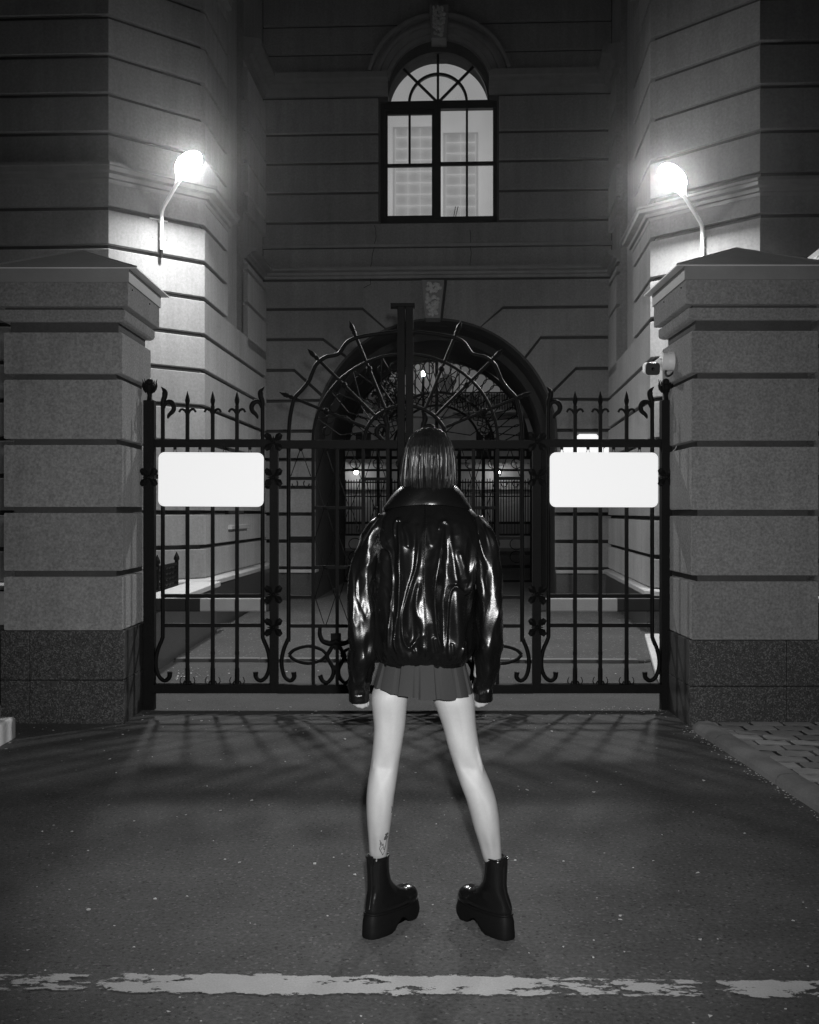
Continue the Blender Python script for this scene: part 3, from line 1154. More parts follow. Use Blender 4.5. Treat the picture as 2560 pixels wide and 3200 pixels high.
# ---- small lit window with clipped corners beside the gateway, partly hidden by the right sign
kw = [BW(1783, 1378), BW(1810, 1357), BW(1862, 1357), BW(1884, 1378), BW(1884, 1500), BW(1783, 1500)]
m = LB()
m.prism([(x, -0.03, z) for x, z in kw], (0, -0.03, 0))
kwin = m.build('lit_window', M['kiosk'], bld)
(a, z1), (b_, z0) = BW(1750, 1398), BW(1910, 1500)
for x0, x1 in ((1751, 1790), (1806, 1872), (1886, 1909)):
    m = LB()
    q0, q1 = BW(x0, 1398)[0], BW(x1, 1398)[0]
    m.prism([(q0, -0.06, z0), (q1, -0.06, z0), (q1, -0.06, z1 - .03), (q1 - .03, -0.06, z1), (q0 + .03, -0.06, z1), (q0, -0.06, z1 - .03)], (0, -0.02, 0))
    m.build('lit_pane', M['kiosk'], kwin)
# dark window with a sill in the left return wall
q = frac_at(700, A, E1)
p0 = lerp(A, E1, frac_at(703, A, E1))
p1 = lerp(A, E1, frac_at(752, A, E1))
zt, zb_ = zat(1350, LW(*p0, 0).y), zat(1640, LW(*p0, 0).y)
m = LB()
m.band([p0, p1], [(-.02, zb_), (0.05, zb_), (0.05, zt), (-.02, zt)], 1)
rw = m.build('side_window', M['far_dark'], bld)
m = LB()
m.band([lerp(p0, p1, -.1), lerp(p0, p1, 1.1)], [(0, zb_ - .06), (0.12, zb_ - .06), (0.12, zb_ - .01), (0.0, zb_)], 1)
m.build('sill', M['light_stone'], rw)
# ------------------------------------------------------------------ wall lamps on the two bays
def wall_lamp(Apt, Bpt, px, y_low, y_bend, head_px, head_y, sx, label):
    w = lerp(Apt, Bpt, frac_at(px, Apt, Bpt))
    w = Vector(w)
    nl = Vector((sx, -1)).normalized()          # outward, building coordinates
    tl = Vector((nl.y, -nl.x))
    base_w = LW(w.x, w.y, 0)
    zl, zbend = zat(y_low, base_w.y), zat(y_bend, base_w.y)
    # distance of the head from the wall from its pixel column
    d = 0.0
    while d < 1.5:
        p = LW(w.x + nl.x * d, w.y + nl.y * d, 0)
        x = 1280 + p.x / p.y * F
        if (sx > 0 and x > head_px) or (sx < 0 and x < head_px):
            break
        d += 0.005
    zh = zat(head_y, LW(w.x + nl.x * d, w.y + nl.y * d, 0).y)
    def pt(dd, z, tt=0.0):
        return LW(w.x + nl.x * dd + tl.x * tt, w.y + nl.y * dd + tl.y * tt, z)
    t = thing('wall_lamp', pt(0.03, zl), label, 'lamp', 'street lamp heads on wall brackets')
    off = 0.115
    g = MB()
    g.tube([pt(off, zl), pt(off, zbend - .05), pt(off + .012, zbend), pt(off + .05, zbend + .045)] + [pt(off + .05 + (d * .72 - off - .05) * k, zbend + .045 + (zh - .06 - zbend - .045) * .74 * k) for k in (.5, 1)], 0.023, 10, ref=(nl.x, nl.y, 0.2))
    g.build('bracket_arm', M['white_metal'], t, smooth=50)
    g = MB()
    g.tube([pt(off - .01, zl - .09), pt(off - .01, zl + .01)], 0.022, 8)
    g.build('cable_gland', M['iron'], t, smooth=50)
    for zz_ in (zbend - .12, zl + .14):
        Rm = Matrix.Rotation(math.atan2((EX * tl.x + EYV * tl.y).y, (EX * tl.x + EYV * tl.y).x), 3, 'Z')
        g = MB()
        g.box(pt(0.045, zz_), (0.24, 0.012, 0.07), Rm)
        pl_ = g.build('wall_plate', M['white_metal'], t, bevel=0.003)
        for tt in (-.09, .09):
            g = MB()
            g.ball(pt(0.055, zz_, tt), 0.012, 8, 5)
            g.build('bolt', M['iron'], pl_)
        g = MB()
        g.tube([pt(.045, zz_), pt(off, zz_)], .016, 8)
        g.build('standoff', M['white_metal'], pl_)
    # head: flat housing along the arm, luminous panel underneath
    a3 = (pt(d, zh) - pt(off + .05, zbend + .045)).normalized()
    t3 = Vector((EX.x * tl.x + EYV.x * tl.y, EX.y * tl.x + EYV.y * tl.y, 0)).normalized()
    up3 = t3.cross(a3).normalized()
    if up3.z < 0:
        up3 = -up3
    c = pt(d, zh)
    def hp(u, v, h):
        return c + a3 * u + t3 * v + up3 * h
    g = MB()
    rings = []
    for u, wv, hh in ((-.30, .035, .02), (-.24, .045, .03), (-.17, .085, .035), (-.08, .125, .04), (0, .135, .04), (.09, .12, .038), (.16, .08, .03), (.185, .03, .015)):
        rings.append([hp(u, -wv, 0), hp(u, wv, 0), hp(u, wv * .9, hh * .7), hp(u, wv * .5, hh), hp(u, -wv * .5, hh), hp(u, -wv * .9, hh * .7)])
    g.loft(rings)
    g.build('lamp_head', M['white_metal'], t, smooth=30)
    g = MB()
    rings = []
    for i in range(9):
        th = math.pi / 2 * (1 - i / 8.3)
        rings.append([hp(.0 + .195 * math.sin(th) * math.cos(2 * math.pi * j / 20), .150 * math.sin(th) * math.sin(2 * math.pi * j / 20), -.002 - .06 * math.cos(th)) for j in range(20)])
    g.loft(rings)
    g.build('luminous_bowl', M['lamp'], t, smooth=60)
    ld = bpy.data.lights.new('lamp_light', 'AREA')
    ld.shape = 'ELLIPSE'
    ld.size, ld.size_y = .36, .26
    ld.energy = LAMP_POWER
    lo = bpy.data.objects.new('lamp_light', ld)
    col.objects.link(lo)
    X3, Z3 = a3, up3
    Y3 = Z3.cross(X3).normalized()
    mw = Matrix((X3, Y3, Z3)).transposed().to_4x4()
    mw.translation = hp(0, 0, -.068)
    lo.parent = t
    lo.matrix_parent_inverse = world_of(t).inverted()
    lo.matrix_basis = mw
    return t
wall_lamp(A, B, 490, 786, 665, 588, 512, 1, 'lit lamp on a bracket on the left bay, above the left pillar')
wall_lamp(A2, B2, 2213, 815, 712, 2103, 553, -1, 'lit lamp on a bent bracket on the right bay, above the right pillar')

# ------------------------------------------------------------------ iron gate
GY = 8.0
K = GY / F
def G(x, y, dy=0.0):
    p = P(x, y, GY)
    return Vector((p.x, GY + dy, p.z))
IR = M['iron']
def vbar(par, x, y0, y1, wpx, mx, name='bar', dy=0.0, rnd=False):
    g = MB()
    g.tube([G(mx(x), y0, dy), G(mx(x), y1, dy)], wpx * K / 2, 8 if rnd else 4)
    return g.build(name, IR, par, bevel=0 if rnd else 0.0015)
def hbar(par, x0, x1, y, hpx, mx, name='rail', dy=0.0, flat=0.7):
    g = MB()
    g.tube([G(mx(x0), y, dy), G(mx(x1), y, dy)], hpx * K / 2, 4, flat=flat)
    return g.build(name, IR, par, bevel=0.0015)
def curve_bar(par, pts, wpx, mx, name, n=5, taper=None, flat=1.0, dy=0.0, rnd=8, closed=False):
    q = smooth_path([G(mx(x), y, dy) for x, y in pts], n, closed)
    r = wpx * K / 2
    if taper:
        m_ = len(q) - 1
        r = [wpx * K / 2 * np.interp(i / m_, [a for a, _ in taper], [b for _, b in taper]) for i in range(m_ + 1)]
    g = MB()
    g.tube(q, r, rnd, flat=flat, loop=closed)
    return g.build(name, IR, par, smooth=50)
def rosette(par, x, y, mx, s=27, dy=-0.045):
    """four-leaved iron rosette clasping a post"""
    g = MB()
    c = G(mx(x), y, dy)
    for a in (45, 135, 225, 315):
        ca, sa = math.cos(R(a)), math.sin(R(a))
        e = Vector((ca, 0, sa))
        n_ = Vector((-sa, 0, ca))
        L_ = s * K * 1.3
        w = s * K * .42
        tip = c + e * L_ + Vector((0, -.012, 0))
        mid = c + e * L_ * .62
        ridge = mid + Vector((0, -.016, 0))
        vv = [c + Vector((0, -.006, 0)), mid + n_ * w, tip + n_ * w * .55, tip - n_ * w * .55, mid - n_ * w, ridge, c + Vector((0, .012, 0)), mid + n_ * w + Vector((0, .012, 0)), tip + Vector((0, .012, 0)), mid - n_ * w + Vector((0, .012, 0))]
        g.add(vv, [(0, 1, 5), (1, 2, 5), (2, 3, 5), (3, 4, 5), (4, 0, 5), (6, 9, 8, 7), (0, 6, 7, 1), (1, 7, 8, 2), (2, 8, 3), (3, 8, 9, 4), (4, 9, 6, 0)])
    for a in (90, 270, 0, 180):
        e = Vector((math.cos(R(a)), 0, math.sin(R(a))))
        g.add([c + e * s * K * .75 + Vector((0, -.005, 0)), c + e.cross(Vector((0, 1, 0))) * s * K * .25 + Vector((0, -.012, 0)), c - e.cross(Vector((0, 1, 0))) * s * K * .25 + Vector((0, -.012, 0)), c + Vector((0, .01, 0))], [(0, 1, 2), (0, 3, 1), (0, 2, 3), (1, 3, 2)])
    g.ball(c + Vector((0, -.012, 0)), s * K * .28, 8, 5)
    return g.build('rosette', IR, par)
def finial(par, x, y, mx):
    """cup with petals and a ball"""
    c = G(mx(x), y)
    g = MB()
    g.lathe([(.022, 0), (.026, .01), (.02, .02), (.017, .05), (.024, .075), (.036, .10), (.038, .118), (.028, .128)], c, 12)
    f_ = g.build('finial', IR, par, smooth=50)
    g = MB()
    g.ball(c + Vector((0, 0, .142)), .031, 12, 8)
    g.build('ball', IR, f_, smooth=80)
    for a in range(0, 360, 60):
        ca, sa = math.cos(R(a)), math.sin(R(a))
        g = MB()
        q = [c + Vector((ca * r_, sa * r_, z)) for r_, z in ((.026, .07), (.042, .095), (.05, .12), (.047, .145), (.055, .168))]
        g.tube(q, [.008, .011, .009, .005, .001], 5, ref=(-sa, ca, 0))
        g.build('petal', IR, f_)
    for a in range(0, 360, 90):
        g = MB()
        g.tube([c + Vector((.034 * math.cos(R(a + 45)), .034 * math.sin(R(a + 45)), -.005)), c + Vector((.04 * math.cos(R(a + 45)), .04 * math.sin(R(a + 45)), .014))], [.007, .001], 5)
        g.build('stub', IR, f_)
def spear_bar(par, x, mx):
    b = vbar(par, x, 2138, 1268, 11, mx, 'spear_bar')
    c = G(mx(x), 1296)
    g = MB()
    z = lambda y: zat(y, GY)
    x_ = c.x
    prof = [(1300, .011), (1285, .013), (1272, .011), (1262, .013), (1256, .017), (1250, .018), (1240, .013), (1222, .0012)]
    g.loft([[(x_ + s_ * r_ * a, GY + t_ * r_ * a, z(y)) for s_, t_, a in ((1, 0, 1), (.6, .6, 1), (0, 1, 1), (-.6, .6, 1), (-1, 0, 1), (-.6, -.6, 1), (0, -1, 1), (.6, -.6, 1))] for y, r_ in prof])
    g.build('spearhead', IR, b, smooth=30)
    for s_ in (-1, 1):
        q = smooth_path([Vector((x_ + s_ * u * K, GY, z(y))) for u, y in ((2, 1293), (7, 1284), (14, 1279), (21, 1280), (26, 1288))], 4)
        g = MB()
        n_ = len(q) - 1
        g.tube(q, [.010 - .002 * i / n_ for i in range(n_ + 1)], 6, flat=.7)
        g.build('crosspiece', IR, b, smooth=50)
    for y0, y1, r_ in ((2036, 2046, .0165), (2088, 2136, .0175), (2080, 2088, .014)):
        g = MB()
        g.tube([Vector((x_, GY, z(y1))), Vector((x_, GY, z(y0)))], r_, 8)
        g.build('collar', IR, b, smooth=40)
    for s_ in (-1, 1):
        q = smooth_path([Vector((x_ + s_ * u * K, GY, z(y))) for u, y in ((8, 2128), (14, 2138), (20, 2136), (23, 2128), (20, 2118), (17, 2116))], 4)
        g = MB()
        n_ = len(q) - 1
        g.tube(q, [.006 - .004 * i / n_ for i in range(n_ + 1)], 6)
        g.build('base_curl', IR, b, smooth=50)
    return b
def scroll_bar(par, x, s_, mx, y_top=1260, bottom=True, out=-1):
    """upright with a horn and a curl on top and a hooked foot; s_=+1 curl to the right, out = side the foot bows to"""
    if bottom:
        pts = [(x, y_top), (x, 1500), (x, 1800), (x, 1970), (x + out * 2, 1996), (x + out * 14, 2026), (x + out * 21, 2058), (x + out * 20, 2090), (x + out * 10, 2116), (x - out * 6, 2127), (x - out * 20, 2117), (x - out * 22, 2100)]
        tp = [(0, 1), (.8, 1), (.95, 1.15), (1, 1.3)]
    else:
        pts = [(x, y_top), (x, 1376)]
        tp = None
    b = curve_bar(par, pts, 13, mx, 'scroll_bar', 5, tp)
    h = [(x, y_top + 8), (x + s_ * 1, y_top - 8), (x + s_ * 6, y_top - 22), (x + s_ * 6, y_top - 36), (x + s_ * 1, y_top - 44), (x - s_ * 6, y_top - 52)]
    curve_bar(b, h, 15, mx, 'horn', 4, [(0, .9), (.3, 1.1), (.55, 1.2), (.8, .6), (1, .06)], flat=.8)
    c = [(x + s_ * 2, y_top + 16), (x + s_ * 10, y_top - 2), (x + s_ * 24, y_top - 4), (x + s_ * 34, y_top + 8), (x + s_ * 32, y_top + 24), (x + s_ * 20, y_top + 36), (x + s_ * 15, y_top + 48)]
    curve_bar(b, c, 13, mx, 'curl', 4, [(0, .7), (.4, 1.25), (.7, 1.1), (.9, .8), (1, .3)], flat=.8)
    return b
def fence_panel(mx, label, dark_label):
    t = thing('iron_fence_panel', G(mx(662), 2165) * 1.0, label, 'fence', 'fixed iron panels beside the gate')
    vbar(t, 468, 2217, 1252, 33, mx, 'post')
    finial(t, 468, 1256, mx)
    vbar(t, 857, 2165, 1372, 26, mx, 'post')
    for y in (1382, 1492, 1856, 1958):
        rosette(t, 857, y, mx)
    for y in (1492,):
        rosette(t, 470, y, mx)
    hbar(t, 480, 846, 1385, 25, mx, 'top_rail', flat=.9)
    hbar(t, 480, 846, 2151, 27, mx, 'bottom_rail', flat=1.2)
    hbar(t, 509, 821, 1862, 12, mx)
    hbar(t, 509, 821, 1954, 12, mx)
    for x in (586, 665, 741):
        spear_bar(t, x, mx)
    scroll_bar(t, 509, 1, mx, out=-1)
    scroll_bar(t, 821, -1, mx, out=1)
    for x in (547, 625, 702, 781):
        g = MB()
        for s_ in (-1, 1):
            g.tube([G(mx(x), 1399), G(mx(x + s_ * 9), 1424), G(mx(x + s_ * 30), 1490)], .0022, 5)
        g.tube([G(mx(x), 1397), G(mx(x), 1405)], .012, 6)
        g.build('wire_drop', IR, t)
    return t
MXL = lambda x: x
MXR = lambda x: 1677 + (857 - x) * 1.0386
MXM = lambda x: 2534 - x
fence_panel(MXL, 'black iron panel with spear bars behind the left white sign', '')
fence_panel(MXR, 'black iron panel with spear bars behind the right white sign', '')

def gate_leaf(mx, label, first):
    t = thing('iron_gate_leaf', G(mx(1060), 2165), label, 'gate', 'leaves of the double iron gate')
    # meeting stile
    g = MB()
    xs = sorted((mx(1242), mx(1266)))
    y_top = 957 if first else 960
    a, b = G(xs[0], 2160), G(xs[1], y_top)
    g.bb(a.x, b.x, GY - .045, GY + .03, a.z, b.z)
    st = g.build('meeting_stile', IR, t, bevel=0.004)
    g = MB()
    xm = (a.x + b.x) / 2
    g.bb(xm - .008, xm + .008, GY - .055, GY - .044, a.z, b.z - .02)
    g.build('cover_strip', IR, st)
    if first:
        g = MB()
        p, q = G(1221, 953), G(1296, 960)
        g.bb(p.x, q.x, GY - .06, GY + .05, q.z - .004, p.z + .004)
        g.build('top_plate', IR, st)
    hbar(t, 869, 1243, 1389, 26, mx, 'top_rail', flat=.8)
    hbar(t, 869, 1243, 2152, 27, mx, 'bottom_rail', flat=1.2)
    # hinge stile with hooked foot
    pts = [(902, 1376), (902, 1600), (902, 1970), (900, 1996), (888, 2026), (881, 2058), (882, 2090), (891, 2116), (907, 2127), (919, 2117), (918, 2100)]
    curve_bar(t, pts, 13, mx, 'hinge_stile', 5, [(0, 1), (.8, 1), (.95, 1.15), (1, 1.3)])
    for x in (979, 1054, 1135):
        vbar(t, x, 2142, 1395, 10.5, mx, 'bar')
    b212 = vbar(t, 1212, 2142, 1330, 10.5, mx, 'bar')
    scroll_bar(t, 1212, -1, mx, y_top=1335, bottom=False)
    for x0, x1, ys_ in ((902, 979, (1495, 1681, 1866)), (979, 1135, (1587, 1773)), (1135, 1212, (1497, 1681, 1866))):
        for y in ys_:
            hbar(t, x0 - 2, x1 + 6, y, 10, mx)
    hbar(t, 902, 1243, 1956, 11, mx)
    # wire lattice
    for c0, c1 in ((979, 1054), (1054, 1135), (1135, 1212)):
        cx = (c0 + c1) / 2
        g = MB()
        yv = [1402, 1495, 1587, 1681, 1773, 1866, 1952]
        for i in range(len(yv) - 1):
            ya, yb_ = yv[i], yv[i + 1]
            for s_ in (-1, 1):
                e = cx + s_ * (c1 - c0) * .42
                p0, p1 = ((cx + s_ * 3, ya), (e, yb_)) if i % 2 == 0 else ((e, ya), (cx + s_ * 3, yb_))
                g.tube([G(mx(p0[0]), p0[1], -.004), G(mx(p1[0]), p1[1], -.004)], .0032, 5)
        for y in (1404, 1587, 1773):
            g.ball(G(mx(cx), y, -.008), .018, 8, 5, (1, .5, .8))
        g.build('wire_lattice', IR, t)
    g = MB()
    for s_ in (-1, 1):
        g.tube([G(mx(940), 1400), G(mx(940 + s_ * 31), 1488)], .0036, 5)
    g.ball(G(mx(940), 1402), .018, 8, 5)
    g.build('wire_lattice', IR, t)
    for s_ in (-1, 1):
        curve_bar(t, [(940 - s_ * 12, 1502), (940 - s_ * 9, 1512), (940 - s_ * 14, 1521), (940 - s_ * 23, 1520), (940 - s_ * 27, 1511)], 3.5, mx, 'curl', 4)
    # eyes, anchor scroll and hooked feet along the bottom
    for ex_ in (963, 1126):
        for s_ in (-1, 1):
            c = [(ex_ - 60, 2046), (ex_ - 40, 2046 + s_ * 17), (ex_, 2046 + s_ * 27), (ex_ + 40, 2046 + s_ * 17), (ex_ + 60, 2046)]
            curve_bar(t, c, 11, mx, 'eye_scroll', 5)
    for s_ in (-1, 1):
        curve_bar(t, [(1050 - s_ * 50, 1962), (1050 - s_ * 50, 1984), (1050 - s_ * 40, 2003), (1050 - s_ * 18, 2010), (1050, 2004)], 15, mx, 'anchor_scroll', 5, [(0, .75), (.3, .95), (1, 1.5)])
        curve_bar(t, [(1050 - s_ * 4, 2010), (1050 - s_ * 20, 2035), (1050 - s_ * 28, 2052), (1050 - s_ * 18, 2070), (1050 - s_ * 8, 2092), (1050 - s_ * 11, 2115), (1050 - s_ * 26, 2132), (1050 - s_ * 41, 2128), (1050 - s_ * 50, 2110)], 13, mx, 'hooked_scroll', 5, [(0, 1), (.8, 1), (1, 1.2)])
    g = MB()
    for x0, x1, y0, y1 in ((1034, 1066, 1978, 2016), (1043, 1057, 2010, 2030), (1038, 1062, 2078, 2094)):
        p, q = G(mx(x0), y1), G(mx(x1), y0)
        g.bb(min(p.x, q.x), max(p.x, q.x), GY - .014, GY + .014, p.z, q.z)
    g.build('clasp', IR, t, bevel=0.004)
    # arched overthrow: wavy rib, two arcs, radiating spears, wires
    wav_ = [(902, 1376), (905, 1320), (912, 1275), (922, 1243), (947, 1215), (966, 1190), (975, 1168), (990, 1137), (1018, 1116), (1045, 1110), (1062, 1102), (1084, 1071), (1112, 1056), (1150, 1048), (1190, 1042), (1244, 1036)]
    curve_bar(t, wav_, 13, mx, 'wavy_rib', 5)
    cx, cy = 1268, 1380
    def el(rx, ry, a0, a1, n_):
        return [(cx - rx * math.cos(R(a0 + (a1 - a0) * i / n_)), cy - ry * math.sin(R(a0 + (a1 - a0) * i / n_))) for i in range(n_ + 1)]
    curve_bar(t, el(290, 274, 0, 85, 14), 10, mx, 'arc', 3)
    curve_bar(t, el(130, 113, 0, 80, 10), 12, mx, 'arc', 3)
    for tip, ins in (((1092, 1002), (1204, 1276)), ((961, 1090), (1170, 1297)), ((872, 1225), (1140, 1334))):
        d = Vector((tip[0] - ins[0], tip[1] - ins[1])).normalized()
        s_end = (tip[0] - d.x * 40, tip[1] - d.y * 40)
        g = MB()
        g.tube([G(mx(ins[0]), ins[1]), G(mx(s_end[0]), s_end[1])], .0115, 8)
        sp = g.build('radial_bar', IR, t, smooth=50)
        g = MB()
        q = [G(mx(tip[0] - d.x * k), tip[1] - d.y * k) for k in (46, 40, 34, 30, 24, 20, 12, 0)]
        g.tube(q, [.014, .017, .013, .018, .017, .019, .012, .001], 8)
        g.build('spearhead', IR, sp, smooth=40)
        mid = ((ins[0] * .55 + tip[0] * .45), (ins[1] * .55 + tip[1] * .45))
        g = MB()
        g.ball(G(mx(mid[0]), mid[1], -.004), .024, 8, 6)
        g.build('boss', IR, sp)
    g = MB()
    angs = [4, 27, 44, 66, 84]
    for i in range(4):
        am = (angs[i] + angs[i + 1]) / 2
        for a in (angs[i] + 2, angs[i + 1] - 2):
            for r0, r1 in (((290, 274), (205, 190)), ((205, 190), (135, 117))):
                if r0[0] == 290:
                    q0 = el(r0[0], r0[1], am, am, 1)[0]
                    q1 = el(r1[0], r1[1], a, a, 1)[0]
                else:
                    q0 = el(r0[0], r0[1], a, a, 1)[0]
                    q1 = el(r1[0], r1[1], am, am, 1)[0]
                g.tube([G(mx(q0[0]), q0[1], -.003), G(mx(q1[0]), q1[1], -.003)], .0042, 5)
    g.build('wire_fan', IR, t)
    for k in range(9):
        a = 8 + k * 9.2
        q = el(250, 236, a, a, 1)[0]
        g = MB()
        g.tube([G(mx(q[0] + 13 * math.cos(R(b)) ), q[1] + 13 * math.sin(R(b)), .004) for b in range(0, 300, 25)], .0036, 5)
        g.build('fan_ring', IR, t)
    return t
gate_leaf(MXL, 'left leaf of the ornate black iron gate with radiating spears', True)
gate_leaf(MXM, 'right leaf of the ornate black iron gate, partly behind the person', False)

# signs
def sign(x0, x1, y0, y1, tilt, label):
    g = MB()
    a, b = G(x0, y1, -.05), G(x1, y0, -.05)
    r = .045
    pts = []
    for cx, cz, a0 in ((b.x - r, b.z - r, 0), (a.x + r, b.z - r, 90), (a.x + r, a.z + r, 180), (b.x - r, a.z + r, 270)):
        for i in range(7):
            an = R(a0 + 15 * i)
            pts.append((cx + r * math.cos(an), cz + r * math.sin(an)))
    mx_, mz = (a.x + b.x) / 2, (a.z + b.z) / 2
    ct, stn = math.cos(tilt), math.sin(tilt)
    pts = [(mx_ + (x - mx_) * ct - (z - mz) * stn, mz + (x - mx_) * stn + (z - mz) * ct) for x, z in pts]
    t = thing('sign_board', (mx_, GY - .05, a.z), label, 'sign', 'blank white signs on the gate')
    g.prism([(x, GY - .052, z) for x, z in pts], (0, .012, 0))
    g.build('sign_face', M['sign'], t)
    for sx in (-.8, .8):
        g = MB()
        g.bb(mx_ + sx * (b.x - mx_) - .02, mx_ + sx * (b.x - mx_) + .02, GY - .04, GY - .016, mz - .12, mz + .12)
        g.build('bracket', M['iron'], t)
sign(500, 827, 1415, 1583, R(-.35), 'blank bright white rounded sign on the left fence panel')
sign(1716, 2052, 1415, 1585, R(-.15), 'blank bright white rounded sign on the right fence panel')

# barrier booms right behind the gate
def boom(segs, label, tilt):
    Yb = 8.42
    xs_ = [xat(p, Yb) for s_ in segs for p in s_[:2]]
    z0, z1 = zat(1911, Yb), zat(1871, Yb)
    t = thing('barrier_boom', (sum(xs_) / len(xs_), Yb, z0), label, 'barrier', 'barrier booms behind the gate')
    for a, b, c in segs:
        x0, x1 = xat(a, Yb), xat(b, Yb)
        g = MB()
        g.prism([(x0, Yb, z0), (x0, Yb - .008, z0 + .008), (x0, Yb - .008, z1 - .008), (x0, Yb, z1), (x0, Yb + .05, z1), (x0, Yb + .05, z0)], (x1 - x0, 0, 0))
        g.build('boom_stripe', M[c], t)
    return t
t = boom([(462, 626, 'dark_plastic'), (626, 832, 'boom_white'), (832, 846, 'dark_plastic')], 'barrier boom with black and pale stripes behind the left fence panel', 0)
g = MB()
g.bb(-2.05, -1.99, 8.36, 8.44, 0, .9)
g.build('boom_post', M['dark_plastic'], t)
t = boom([(1690, 1706, 'dark_plastic'), (1706, 1929, 'boom_white'), (1929, 2092, 'dark_plastic')], 'barrier boom with pale and black stripes behind the right fence panel', 0)
g = MB()
g.bb(1.96, 2.02, 8.36, 8.44, 0, .9)
g.build('boom_post', M['dark_plastic'], t)

# security camera on the right pillar
t = thing('security_camera', (1.90, 7.86, zat(1130, 7.86)), 'white security camera with black front on the right pillar', 'camera')
cy_ = 7.86
cz_ = zat(1129, cy_)
xp = 1.905
rot = Matrix.Rotation(R(90), 3, 'Y')
g = MB()
g.lathe([(.058, -.088), (.066, -.08), (.067, -.045), (.0665, -.044), (.068, -.04), (.068, 0.0)], (xp, cy_, cz_), 24, rot.inverted() @ Matrix.Rotation(math.pi, 3, 'Y') if False else Matrix(((0, 0, 1), (0, 1, 0), (-1, 0, 0))))
g.build('junction_drum', M['camera_white'], t, smooth=40)
g = MB()
hx = xat(2034, cy_)
hz = zat(1156, cy_)
fw = Vector((-0.03, -1, -0.16)).normalized()
sx_ = Vector((1, 0, 0)); sx_ = (sx_ - fw * sx_.dot(fw)).normalized()
uz = sx_.cross(fw).normalized()
if uz.z < 0: uz = -uz
def rr_(c, w, h, r):
    pts = []
    for ax, az_, a0 in ((1, 1, 0), (-1, 1, 90), (-1, -1, 180), (1, -1, 270)):
        for i in range(5):
            an = R(a0 + 22.5 * i)
            pts.append(c + sx_ * (ax * (w - r) + r * math.cos(an)) + uz * (az_ * (h - r) + r * math.sin(an)))
    return pts
c0 = Vector((hx, cy_ - .06, hz))
g.loft([rr_(c0 + fw * d, w, h, r) for d, w, h, r in ((-.16, .035, .03, .02), (-.15, .044, .04, .02), (0, .051, .044, .022), (.005, .053, .046, .022))])
g.build('camera_body', M['camera_white'], t, smooth=40)
g = MB()
g.loft([rr_(c0 + fw * d, w, h, r) for d, w, h, r in ((.004, .0515, .0445, .022), (.014, .0505, .0435, .022))])
fr_ = g.build('front_plate', M['dark_plastic'], t, smooth=40)
g = MB()
g.ball(c0 + fw * .014, .012, 10, 6)
g.build('lens', M['lens'], fr_, smooth=80)
g = MB()
g.tube([c0 - fw * .09 + Vector((.02, 0, .01)), Vector((xp - .085, cy_, cz_ + .01))], .024, 10)
g.build('knuckle', M['camera_white'], t, smooth=50)
g = MB()
g.tube(smooth_path([Vector((xp - .05, cy_, cz_ - .06)), Vector((xp - .055, cy_, cz_ - .085)), Vector((xp - .045, cy_, cz_ - .105)), Vector((xp - .02, cy_, cz_ - .10)), Vector((xp + .01, cy_, cz_ - .07))], 5), .008, 8)
g.build('cable', M['dark_plastic'], t, smooth=60)
# white cable tie hanging from the post
g = MB()
g.tube(smooth_path([G(2102, 1376, -.05), G(2108, 1390, -.06), G(2106, 1402, -.055), G(2098, 1412, -.045)], 5), .0035, 6)
tag(g.build('cable_tie', M['white_metal'], smooth=60), 'small white cable tie looped at the gate post by the right pillar', 'cable')

# low terrace wall and its small iron fence beyond the left panel
g = MB()
g.prism([(-2.30, 8.6, 0.0), (-2.30, 13.0, 0), (-2.9, 13.2, 0), (-4.5, 12.2, 0), (-6.5, 12.2, 0), (-6.5, 8.6, 0)], (0, 0, 0.56))
tr = g.build('terrace_wall', M['granite_smooth'], bevel=0.01)
tag(tr, 'low dark terrace wall with pale coping behind the left pillar', 'wall')
g = MB()
g.prism([(-2.26, 8.55, 0.56), (-2.26, 13.02, 0.56), (-2.62, 13.02, 0.56), (-2.62, 8.55, 0.56)], (0, 0, 0.06))
g.build('coping', M['light_stone'], tr, bevel=0.008)
t = thing('small_iron_fence', (-2.66, 11.5, .56), 'low black lattice fence with pointed posts on the left terrace', 'fence')
fx = lambda Y: -2.655
for Y_ in (9.6, 10.5, 11.45, 12.4):
    g = MB()
    g.tube([(fx(Y_), Y_, .56), (fx(Y_), Y_, .90), (fx(Y_), Y_, .91), (fx(Y_), Y_, .94), (fx(Y_), Y_, 1.0)], [.022, .022, .034, .03, .002], 8)
    g.build('post', IR, t)
for z_ in (.62, .86):
    g = MB()
    g.tube([(fx(0), 9.55, z_), (fx(0), 12.42, z_)], .013, 4)
    g.build('rail', IR, t)
Y_ = 9.66
while Y_ < 12.4:
    g = MB()
    g.tube([(fx(0), Y_, .6), (fx(0), Y_, .88)], .008, 5)
    for z_ in (.68, .74, .80):
        g.tube([(fx(0), Y_ - .03, z_), (fx(0), Y_, z_ + .03), (fx(0), Y_ + .03, z_), (fx(0), Y_, z_ - .03)], .006, 5, ref=(1, 0, 0), loop=True)
    g.build('lattice_bar', IR, t)
    Y_ += .075

